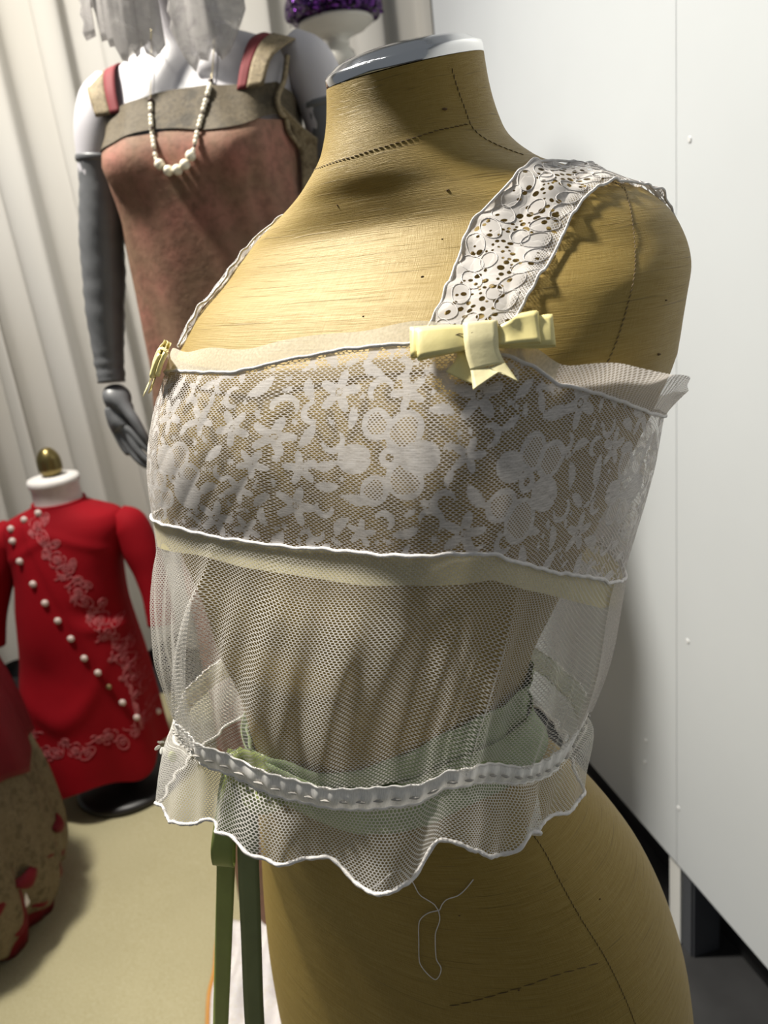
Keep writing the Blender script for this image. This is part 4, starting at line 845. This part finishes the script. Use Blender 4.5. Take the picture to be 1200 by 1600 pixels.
for sg in (-1, 1):
    def strap_line(off, dz):
        pts = [m3(sg*(.118+off*.8), .088, 1.555), m3(sg*(.128+off*.9), .074, 1.590), m3(sg*(.140+off), .045, 1.622+dz), m3(sg*(.148+off), .012, 1.634+dz), m3(sg*(.147+off), -.03, 1.626+dz), m3(sg*(.135+off), -.075, 1.585), m3(sg*(.12+off), -.095, 1.54)]
        return push_out(man_bvh, catmull(pts, 40), .004)
    A_, B_, C_ = strap_line(-.026, .004), strap_line(-.006, .0), strap_line(.026, -.012)
    o = obj('shoulder_strap', strip('shoulder_strap', B_, C_, 6), M['gold_trim'], dress); add_mod(o, 'SOLIDIFY', thickness=.003)
    o = obj('strap_lining', strip('strap_lining', A_, B_, 4), M['rose_lining'], dress); add_mod(o, 'SOLIDIFY', thickness=.002)
    # trim down the armhole
    tr = [m3(sg*(.162), .030, 1.60), m3(sg*.158, .050, 1.565), m3(sg*.150, .070, 1.535), m3(sg*.155, .058, 1.50), m3(sg*.164, .035, 1.475)]
    obj('armhole_trim', tube('armhole_trim', push_out(yoke_bvh, catmull(tr, 30), .003), .0042, 8), M['gold_trim'], dress)
# loose side drape under the near arm
A_ = catmull([m3(.148, .075, 1.535), m3(.158, .05, 1.50), m3(.163, .035, 1.46), m3(.160, .04, 1.41)], 24); B_ = catmull([m3(.152, .072, 1.533), m3(.175, .045, 1.50), m3(.200, .02, 1.468), m3(.168, .03, 1.405)], 24)
o = obj('side_drape', strip('side_drape', A_, B_, 6), M['gold_trim'], dress); add_mod(o, 'SOLIDIFY', thickness=.003)
M['white_satin'] = brocade('white_embroidered_satin', (.62, .58, .60), (.70, .67, .68), (.58, .52, .36), 30, .5, .75)
M['orange'] = simple('orange_piping', (.55, .25, .05), .6)
gx, gy = np.meshgrid(np.linspace(0, 1, 40), np.linspace(0, 1, 40)); xl = -.435+.014*gy; X_ = xl+(.20)*gx; Y_ = 1.30-.36*gy
Z_ = .012+.05*np.exp(-((gy)/.35)**2)*np.sin(np.clip(gx*1.2, 0, 1)*np.pi*.5)+.010*np.sin(gx*22+gy*6)+.008*np.sin(gy*17+gx*5)+.012
Z_ = np.maximum(Z_, .010); o = obj('train', grid_mesh('train', np.stack([X_, Y_, Z_], -1)), M['white_satin'], dress); add_mod(o, 'SOLIDIFY', thickness=.002)
obj('orange_piping', tube('orange_piping', np.stack([xl[:, 0]-.004, Y_[:, 0], Z_[:, 0]-.001], 1), .0045, 8), M['orange'], dress)

# necklace
nk_ = empty('pearl_necklace', m3(-.03, .12, 1.46)); tag(nk_, 'long pearl bead necklace with a cluster of five large pearls', 'necklace')
NPTS = np.array([(-.243, 1.27, 1.640), (-.252, 1.27, 1.597), (-.261, 1.27, 1.557), (-.268, 1.27, 1.516), (-.270, 1.27, 1.478), (-.262, 1.27, 1.462), (-.249, 1.27, 1.455), (-.234, 1.27, 1.459), (-.219, 1.27, 1.472), (-.201, 1.27, 1.509), (-.183, 1.27, 1.545), (-.170, 1.27, 1.572), (-.157, 1.275, 1.625)])
def on_front(p, off):
    best = None
    for bv in (dress_bvh, yoke_bvh, man_bvh):
        h = bv.ray_cast(Vector(CAM_LOC), (Vector(p)-CAM_LOC).normalized())
        if h[0] is not None and (best is None or h[3] < best[1]): best = (h[0], h[3])
    q_ = np.array(best[0]) if best else np.array(p); dd = np.array(CAM_LOC)-q_; return q_+dd/np.linalg.norm(dd)*off
C_ = catmull(NPTS, 160); C_ = np.array([on_front(p, .006) for p in C_])
obj('string', tube('string', C_, .0008, 5), M['gold_chain'], nk_)
Ln = np.r_[0, np.cumsum(np.linalg.norm(np.diff(C_, axis=0), axis=1))]
bms = bmesh.new(); bmesh.ops.create_uvsphere(bms, u_segments=12, v_segments=8, radius=1); bead_me = bpy.data.meshes.new('pearl'); bms.to_mesh(bead_me); bms.free(); bead_me.polygons.foreach_set('use_smooth', [True]*len(bead_me.polygons)); bead_me.materials.append(M['pearl'])
bead_dk = bead_me.copy(); bead_dk.materials.clear(); bead_dk.materials.append(M['pearl_dark'])
def bead(p, t, r, ln, me, parent):
    o = bpy.data.objects.new('pearl' if me is bead_me else 'spacer_bead', me); col.objects.link(o); o.parent = parent; o.location = Vector(p)-parent.location
    o.rotation_mode = 'QUATERNION'; o.rotation_quaternion = Vector(t).to_track_quat('Z', 'Y'); o.scale = (r, r, ln); return o
i0 = np.argmin(np.abs(C_[:80, 2]-1.560)); i1 = 80+np.argmin(np.abs(C_[80:, 2]-1.575)); s = Ln[i0]; k = 0
ib0 = np.argmin(np.abs(C_[:80, 2]-1.470)); ib1 = 80+np.argmin(np.abs(C_[80:, 2]-1.474))
while s < Ln[i1]:
    p = np.array([np.interp(s, Ln, C_[:, j]) for j in range(3)]); p2 = np.array([np.interp(s+.002, Ln, C_[:, j]) for j in range(3)])
    if not (Ln[ib0] < s < Ln[ib1]):
        if k in (0,) or abs(s-Ln[i1]) < .006: bead(p, p2-p, .0042, .0042, bead_dk, nk_); s += .008
        elif k % 4 == 3: bead(p, p2-p, .0024, .0024, bead_dk, nk_); s += .0055
        else: bead(p, p2-p, .0034, .0042, bead_me, nk_); s += .0068
        k += 1
    else: s += .004
for f in np.linspace(.06, .94, 5):
    s = Ln[ib0]+(Ln[ib1]-Ln[ib0])*f; p = np.array([np.interp(s, Ln, C_[:, j]) for j in range(3)])+np.array([0, -.003, 0]); p2 = np.array([np.interp(s+.002, Ln, C_[:, j]) for j in range(3)]); bead(p, p2-p+np.array([0, 0.003, 0]), .0078, .0085, bead_me, nk_)

# veil: two hanging fronts of stiff lace with a ragged edge
def veil_mat():
    s = NT('greyed_white_lace'); v = s.coords(); n = s.noise(v, 38, 3, .6, .8); f = s.noise(v, 160, 2)
    al = s.ramp(n, [(.30, .42), (.52, .78)]); c = s.ramp(s.math('ADD', s.math('MULTIPLY', n, .7), s.math('MULTIPLY', f, .3)), [(.35, (.42, .40, .40)), (.65, (.52, .50, .49))])
    return s.cutout(al, c, .25).m
M['veil'] = veil_mat()
veil = empty('lace_veil', (-.21, 1.36, 1.75)); tag(veil, 'ragged-edged white lace veil hanging either side of the mannequin\'s neck', 'veil')
def veil_piece(pts_low, x0, x1, ztop, ybase):
    n = 80; xs = np.linspace(0, 1, n); low = np.interp(xs, [p[0] for p in pts_low], [p[1] for p in pts_low]); t_ = np.linspace(0, 1, 26)[:, None]
    xx = x0+(x1-x0)*xs; jag = .004*(np.floor(np.linspace(0, 26, 26)) % 2)[:, None]
    Z_ = low+(ztop-low)*t_; X_ = xx+(-.21-xx)*(.35*t_**2)+jag*np.where(xs < .05, -1, 0); Y_ = ybase+.09*t_**2+.006*np.sin(xs*7+Z_*12)+.05*((xs-.5))**2
    o = obj('veil_front', grid_mesh('veil_front', np.stack([X_, Y_+0*X_, Z_], -1)), M['veil'], veil); add_mod(o, 'SOLIDIFY', thickness=.0012); return o
veil_piece([(0, 1.652), (.14, 1.655), (.15, 1.690), (.20, 1.69), (.21, 1.646), (.30, 1.646), (.31, 1.636), (.38, 1.636), (.45, 1.616), (.52, 1.612), (.56, 1.622), (.62, 1.626), (.64, 1.616), (.70, 1.622), (.72, 1.642), (.76, 1.622), (.86, 1.616), (1, 1.634)], -.352, -.238, 1.94, 1.315)
veil_piece([(0, 1.64), (.1, 1.61), (.22, 1.59), (.3, 1.605), (.42, 1.60), (.5, 1.615), (.62, 1.598), (.74, 1.61), (.86, 1.635), (1, 1.665)], -.222, -.112, 1.94, 1.305)
tcap = np.linspace(0, np.pi*.5, 14)[:, None]; acap = np.linspace(0, 2*np.pi, 48, endpoint=False)
Pv = np.stack([-.21-.02*math.sin(MY)+.092*np.sin(tcap)*np.cos(acap), 1.392+.112*np.sin(tcap)*np.sin(acap), 1.885+.118*np.cos(tcap)+0*acap], -1); o = obj('veil_cap', grid_mesh('veil_cap', Pv, closed_u=True), M['veil'], veil)

# ------------------------------------------------------------------ hat on its stand
def sequin_mat():
    s = NT('purple_sequins'); v = s.add('ShaderNodeTexVoronoi'); v.inputs['Scale'].default_value = 170; s.put(v.inputs['Vector'], s.coords())
    c = s.ramp(s.sep(v.outputs['Color'])[0], [(.2, (.008, .002, .018)), (.6, (.03, .006, .07)), (.9, (.12, .02, .2))]); 
    nrm = s.add('ShaderNodeNormalMap'); mixn = s.vmath('NORMALIZE', s.vmath('ADD', s.add('ShaderNodeNewGeometry').outputs['Normal'], s.vmath('MULTIPLY', s.vmath('SUBTRACT', v.outputs['Color'], (.5, .5, .5)), (1.2, 1.2, 1.2))))
    return s.set(c, .22, .75, mixn).m
M['sequin'] = sequin_mat(); M['stand_white'] = simple('aged_white_paint', (.62, .60, .54), .5, 0, .06, 12)
hc = np.array([.024, 1.95, 0])
hat = empty('sequin_hat', (hc[0], hc[1], 1.79)); tag(hat, 'dark purple sequinned hat on the white turned stand', 'hat')
hp = [(0, 1.800), (.080, 1.797), (.098, 1.800), (.104, 1.812), (.103, 1.835), (.094, 1.862), (.072, 1.884), (.04, 1.895), (0, 1.898)]
hp = catmull(np.array(hp), 40); hm = lathe('crown', hp, 72, hc); co = np.zeros(len(hm.vertices)*3, np.float32); hm.vertices.foreach_get('co', co); co = co.reshape(-1, 3)
d = co-np.array([hc[0], hc[1], 1.84]); an = np.arctan2(d[:, 1], d[:, 0]); co += d*(.03*np.sin(an*7+d[:, 2]*60)+.02*np.sin(an*13+d[:, 2]*90))[:, None]; hm.vertices.foreach_set('co', co.reshape(-1).astype(np.float32)); obj('crown', hm, M['sequin'], hat)
Vs = []; Fs = []; rs = np.random.default_rng(2)
for k in range(260):
    an = rs.uniform(0, 2*np.pi); i = rs.integers(6, 34); p = np.array([hc[0]+hp[i, 0]*np.cos(an), hc[1]+hp[i, 0]*np.sin(an), hp[i, 1]])
    nrm = np.array([np.cos(an), np.sin(an), (hp[i, 1]-1.835)*14]); nrm /= np.linalg.norm(nrm); nrm = nrm+rs.normal(0, .35, 3); nrm /= np.linalg.norm(nrm); p = p*1.0+nrm*.003
    t1_ = np.cross(nrm, [.3, .2, 1]); t1_ /= np.linalg.norm(t1_); t2_ = np.cross(nrm, t1_); b_ = len(Vs)
    for j in range(6): Vs.append(p+.0035*(math.cos(j*math.pi/3)*t1_+math.sin(j*math.pi/3)*t2_))
    Fs.append(tuple(range(b_, b_+6)))
M['sequin_disc'] = simple('violet_sequin_disc', (.10, .02, .17), .15, .9); o = obj('sequins', (Vs, Fs), M['sequin_disc'], hat, smooth=False); tag(o, kind='stuff')
hs = empty('hat_stand', tuple(hc)); tag(hs, 'white turned wooden hat stand under the purple hat', 'hat stand')
obj('column', lathe('column', catmull(np.array([(.075, 1.786), (.070, 1.780), (.040, 1.768), (.022, 1.757), (.020, 1.748), (.032, 1.738), (.036, 1.722), (.030, 1.706), (.022, 1.698), (.020, 1.690), (.034, 1.680), (.034, 1.672), (.020, 1.66), (.019, 1.5), (.024, 1.2), (.024, .08), (.04, .05)]), 120), 32, hc), M['stand_white'], hs)
obj('top_plate', lathe('top_plate', [(0, 1.786), (.078, 1.786), (.082, 1.790), (.080, 1.795), (0, 1.796)], 40, hc), M['stand_white'], hs)
obj('foot', lathe('foot', [(.0, .05), (.05, .05), (.12, .03), (.14, .022), (.14, .008), (0, .008)], 40, hc), M['stand_white'], hs)

# ------------------------------------------------------------------ child dress form and red dress
CO = np.array([-.784, 1.865]); cf_ = empty('child_dress_form', (CO[0], CO[1], 0)); tag(cf_, 'small white child dress form with brass finial on a black round base', 'dress form')
M['brass'] = simple('aged_brass', (.20, .155, .06), .3, .85, .15, 20); M['linen'] = simple('white_linen_cover', (.68, .65, .62), .8, 0, .04, 60, .15); M['black_wood'] = simple('black_stand_lacquer', (.014, .012, .012), .4)
obj('base', lathe('base', [(0, .036), (.03, .036), (.125, .030), (.138, .024), (.140, .015), (.136, .008), (0, .008)], 56, (CO[0], CO[1], 0)), M['black_wood'], cf_)
obj('pole', lathe('pole', [(.028, .034), (.024, .06), (.024, .30)], 24, (CO[0], CO[1], 0)), M['black_wood'], cf_)
obj('neck', lathe('neck', [(.062, .78), (.056, .82), (.055, .868), (.060, .874), (.061, .884), (.058, .891), (.03, .8935), (0, .894)], 48, (CO[0], CO[1], 0)), M['linen'], cf_)
obj('finial', lathe('finial', catmull(np.array([(.012, .893), (.0225, .898), (.0285, .916), (.0275, .934), (.019, .953), (.008, .962), (0, .9635)]), 30), 32, (CO[0], CO[1], 0)), M['brass'], cf_)
CT0 = [(.15, .175, .13, 0, 2.2, -.06), (.30, .160, .12, 0, 2.2, -.045), (.50, .125, .105, .0, 2.2, -.02), (.66, .115, .095, .0, 2.2, -.012), (.74, .125, .085, 0, 2.2, 0), (.785, .11, .07, 0, 2.2, 0), (.80, .07, .06, 0, 2, 0)]
pp = np.linspace(-np.pi, np.pi, 60, endpoint=False); PP, ZZ = np.meshgrid(pp, np.linspace(.28, .80, 40)); obj('torso', grid_mesh('torso', ring_surf(CT0, PP, ZZ, CO, 0), closed_u=True), M['linen'], cf_)
def red_mat():
    s = NT('red_wool_cloth'); v = s.coords(); n = s.noise(v, 6, 3); f = s.noise(v, 400, 2); c = s.ramp(n, [(.3, (.22, .002, .007)), (.7, (.29, .003, .009))]); return s.set(c, .8, 0, s.bump(f, .12, .001), None, .15).m
M['red'] = red_mat(); M['embroid'] = simple('pink_white_embroidery', (.50, .13, .14), .7, 0, .15, 200)
cd = empty('child_dress', (CO[0], CO[1], .15)); tag(cd, 'red child\'s dress with a slanting row of pearl buttons and pale scroll embroidery', 'dress')
CT = [(.11, .196, .150, .005, 2.15, -.072), (.16, .193, .148, .005, 2.15, -.070), (.30, .174, .135, .004, 2.2, -.052), (.43, .154, .124, .002, 2.25, -.036), (.55, .138, .115, 0, 2.3, -.030), (.65, .132, .105, 0, 2.3, -.016), (.72, .142, .096, 0, 2.3, -.006), (.765, .148, .086, 0, 2.3, 0), (.790, .140, .076, 0, 2.25, 0), (.806, .105, .068, 0, 2.15, 0), (.820, .070, .062, 0, 2.05, 0), (.828, .060, .060, 0, 2, 0)]
DLa, DLb = np.array([-.843, .845]), np.array([-.650, .200]); dn = DLb-DLa; dn /= np.linalg.norm(dn); dperp = np.array([-dn[1], dn[0]])
hemz = lambda phi: .112+.018*np.sin(phi*1.0-.9)+.016*np.sin(phi*5+.6)
pp = np.linspace(-np.pi, np.pi, 200, endpoint=False); tq = np.linspace(0, 1, 110)[:, None]; ZZ = hemz(pp)+(.828-hemz(pp))*tq; PP = np.broadcast_to(pp, ZZ.shape); Pd = ring_surf(CT, PP, ZZ, CO, 0)
frt = np.clip(np.cos(PP), 0, 1)**.5; sd = (Pd[..., 0]-DLa[0])*dperp[0]+(Pd[..., 2]-DLa[1])*dperp[1]
o_ = .004*(1/(1+np.exp(-(sd+.030)/.003)))*frt                                        # overlapping front edge
o_ = o_+.010*np.exp(-((Pd[..., 2]-.30-1.8*(Pd[..., 0]+.86)**2*4)/.035)**2)*frt*np.exp(-((Pd[..., 0]+.86)/.10)**2)-.010*np.exp(-((Pd[..., 2]-.42)/.06)**2)*frt*np.exp(-((Pd[..., 0]+.89)/.06)**2)
o_ = o_+.009*np.exp(-((Pd[..., 2]-.520+.3*(Pd[..., 0]+.72))/.018)**2)*frt*np.exp(-((Pd[..., 0]+.70)/.05)**2)-.008*np.exp(-((Pd[..., 2]-.56+.3*(Pd[..., 0]+.72))/.025)**2)*frt*np.exp(-((Pd[..., 0]+.71)/.06)**2)
o_ = o_+.006*np.exp(-((Pd[..., 2]-.77+.5*np.abs(Pd[..., 0]+.79))/.012)**2)*frt*.6+.010*np.sin(PP*7+1)*np.clip((.45-Pd[..., 2])/.35, 0, 1)
d = Pd[..., :2]-CO; d /= np.linalg.norm(d, axis=-1)[..., None]; Pd[..., :2] += d*o_[..., None]
cm = grid_mesh('dress_body', Pd, closed_u=True); o = obj('dress_body', cm, M['red'], cd); cd_bvh = bvh_of(cm)
arm_tube('sleeve', [(-.655, 1.865, .772), (-.628, 1.862, .745), (-.612, 1.855, .69), (-.598, 1.845, .62), (-.592, 1.835, .55), (-.592, 1.828, .49)], [.034, .047, .046, .038, .034, .034], M['red'], cd)
arm_tube('sleeve', [(-.912, 1.865, .772), (-.938, 1.862, .745), (-.962, 1.855, .69), (-.988, 1.845, .62), (-1.010, 1.835, .55), (-1.025, 1.828, .49)], [.034, .047, .046, .038, .034, .034], M['red'], cd)
obj('collar', tube('collar', [(CO[0]+.0605*math.cos(a_), CO[1]+.0605*math.sin(a_), .829) for a_ in np.linspace(0, 2*np.pi, 48, endpoint=False)], .004, 8, closed=True), M['red'], cd)
def cd_front(x, z, off=.0):
    h = cd_bvh.ray_cast(Vector((x, 1.2, z)), Vector((0, 1, 0)))
    if h[0] is None: h = cd_bvh.find_nearest(Vector((x, 1.74, z)))
    return np.array(h[0])+np.array(h[1] if h[1].y < 0 else -h[1])*off
M['pearl_button'] = simple('pearly_button', (.66, .55, .50), .25); M['brass_button'] = simple('dull_brass_button', (.25, .19, .09), .4, .5)
btn = bmesh.new(); bmesh.ops.create_uvsphere(btn, u_segments=16, v_segments=10, radius=.0085); [setattr(v, 'co', Vector((v.co.x, v.co.y*.6, v.co.z))) for v in btn.verts]; btn_me = bpy.data.meshes.new('button'); btn.to_mesh(btn_me); btn.free(); btn_me.polygons.foreach_set('use_smooth', [True]*len(btn_me.polygons)); btn_me.materials.append(M['pearl_button'])
btn_b = btn_me.copy(); btn_b.materials.clear(); btn_b.materials.append(M['brass_button'])
for k, (x, z) in enumerate([(-.811, .820), (-.849, .806), (-.886, .788), (-.884, .762), (-.873, .715), (-.850, .659), (-.830, .611), (-.809, .564), (-.788, .515), (-.768, .460), (-.744, .417), (-.729, .372), (-.709, .320), (-.688, .267), (-.665, .224)]):
    o = bpy.data.objects.new('button', btn_b if k == 11 else btn_me); col.objects.link(o); o.parent = cd; o.location = Vector(cd_front(x, z, .003))-cd.location; o.scale = (.8,)*3 if k == 11 else (1, 1, 1)
def scroll_motif(cx, cz, R, rot, kind, rg):
    """paisley and rose outlines drawn with thin raised thread"""
    curves = []
    t = np.linspace(0, 1, 26)
    if kind == 0:   # paisley
        a = t*2*np.pi; curves.append(np.stack([R*.55*np.cos(a)*(1+.3*np.sin(a/2)), R*np.sin(a)*.9+.25*R*np.cos(a)], 1)); a = t*3*np.pi; r = R*.45*(1-t*.85); curves.append(np.stack([r*np.cos(a), r*np.sin(a)], 1))
    elif kind == 1:  # rose spiral with petals
        a = t*5*np.pi; r = R*.55*(1-t*.9); curves.append(np.stack([r*np.cos(a), r*np.sin(a)], 1))
        for k in range(5):
            c = rot+k*2*np.pi/5; a = np.linspace(-1.3, 1.3, 12); curves.append(np.stack([R*.62*math.cos(c)+R*.36*np.cos(a+c), R*.62*math.sin(c)+R*.36*np.sin(a+c)], 1))
    else:           # curling tendril
        a = t*3.4*np.pi; r = R*.55*(1-t*.8); curves.append(np.stack([r*np.cos(a)+R*.3, r*np.sin(a)], 1)); curves.append(np.stack([R*(.85-1.9*t), -R*.2+R*.5*np.sin(t*5)], 1))
        a = np.linspace(0, np.pi, 12); curves.append(np.stack([-R*.4+R*.3*np.cos(a), R*.1+R*.35*np.sin(a)], 1))
    V = []; Fc = []
    cr, sr = math.cos(rot), math.sin(rot)
    for c in curves:
        x = cx+c[:, 0]*cr-c[:, 1]*sr; z = cz+c[:, 0]*sr+c[:, 1]*cr; P = np.array([cd_front(a_, b_, .0006) for a_, b_ in zip(x, z)]); tg = np.gradient(P, axis=0); tg /= np.linalg.norm(tg, axis=1)[:, None]+1e-9; s_ = np.cross(tg, [0, 1, 0]); w = .0012; b = len(V); n = len(P)
        V += list(P-s_*w)+list(P+np.array([0, -.0012, 0]))+list(P+s_*w)
        for i in range(n-1): Fc += [(b+i, b+i+1, b+n+i+1, b+n+i), (b+n+i, b+n+i+1, b+2*n+i+1, b+2*n+i)]
    obj('embroidered_scroll', (V, Fc), M['embroid'], cd)
rg_ = np.random.default_rng(4)
path = np.array([(-.815, .795), (-.800, .745), (-.768, .688), (-.746, .619), (-.724, .560), (-.703, .500), (-.687, .430), (-.672, .360), (-.655, .305), (-.645, .250)])
pc = catmull(path, 20)
for i, (x, z) in enumerate(pc):
    scroll_motif(x+rg_.normal(0, .003), z, .021, rg_.uniform(0, 6.3), [1, 0, 2][i % 3], rg_); scroll_motif(x+(-.022 if i % 2 else .020), z+.012, .013, rg_.uniform(0, 6.3), 2 if i % 2 else 0, rg_)
for i, x in enumerate(np.linspace(-.965, -.675, 12)): scroll_motif(x, .240+.018*math.sin(i*1.9)-.010+.028*(1 if i < 2 else 0), .021, rg_.uniform(0, 6.3), [0, 2, 1][i % 3], rg_)

# ------------------------------------------------------------------ gown at the edge of the frame
GO = np.array([-1.085, 1.42]); gw = empty('layered_gown', (GO[0], GO[1], .01)); tag(gw, 'gold lace over red layered gown at the left edge, skirt reaching the floor', 'gown')
M['gold_lace'] = brocade('antique_gold_lace', (.10, .078, .043), (.17, .132, .078), (.045, .032, .02), 26); M['dark_red'] = simple('dark_red_satin', (.12, .003, .008), .6, 0, .1, 20, spec=.2); M['petticoat'] = simple('white_petticoat', (.72, .68, .70), .7)
def gown_layer(name, tab, mat, waves, amp, z0, z1, scal=0.0, n=160, ph0=0.0):
    p = np.linspace(-np.pi, np.pi, n, endpoint=False); t_ = np.linspace(0, 1, 36)[:, None]; zlo = z0+scal*np.abs(np.sin(p*waves/2+ph0)); Z_ = zlo+(z1-zlo)*t_; r = pchip([a for a, _ in tab], [b for _, b in tab], Z_)
    r = r+amp*np.cos(p*waves+2*ph0)*(1-t_*.7)+amp*.4*np.sin(p*waves*2.3+Z_*9); P = np.stack([GO[0]+r*np.cos(p), GO[1]+r*np.sin(p), Z_], -1); o = obj(name, grid_mesh(name, P, closed_u=True), mat, gw); add_mod(o, 'SOLIDIFY', thickness=.003); return o
gown_layer('underskirt', [(.01, .235), (.1, .262), (.2, .270), (.5, .24), (.9, .12)], M['dark_red'], 14, .010, .012, .9, .012)
gown_layer('petticoat', [(.01, .22), (.12, .262), (.2, .264), (.3, .256)], M['petticoat'], 18, .006, .110, .30, .01)
gown_layer('lace_skirt', [(.02, .245), (.12, .280), (.2, .288), (.3, .285), (.42, .268), (.5, .25)], M['gold_lace'], 12, .012, .050, .41, .030, ph0=.4)
gown_layer('overskirt', [(.35, .288), (.45, .278), (.6, .25), (.9, .11)], M['dark_red'], 10, .006, .375, .92, .03)
for k in range(22):
    an = -2.2+k*.145; z = .175 if k % 2 else .085; r = .288 if k % 2 else .268; V = []; Fc = []
    t_ = np.linspace(-1, 1, 9); dirr = np.array([math.cos(an), math.sin(an)]); tg = np.array([-math.sin(an), math.cos(an)])
    for row, (dz, dr_, w) in enumerate(((.024, -.004, .026), (.010, .003, .030), (0, .006, .026), (-.008, .002, .016))):
        for a_ in t_: V.append((GO[0]+dirr[0]*(r+dr_-.010*a_*a_)+tg[0]*w*a_, GO[1]+dirr[1]*(r+dr_-.010*a_*a_)+tg[1]*w*a_, z+dz+.010*a_*a_*(row > 1)))
    for i in range(3):
        for j in range(8): Fc.append((i*9+j, i*9+j+1, (i+1)*9+j+1, (i+1)*9+j))
    o = obj('hem_scallop', (V, Fc), M['dark_red'], gw); add_mod(o, 'SOLIDIFY', thickness=.004)
obj('stand', lathe('stand', [(.0, .016), (.12, .014), (.12, .008), (0, .008)], 32, (GO[0], GO[1], 0)), M['black_wood'], gw)
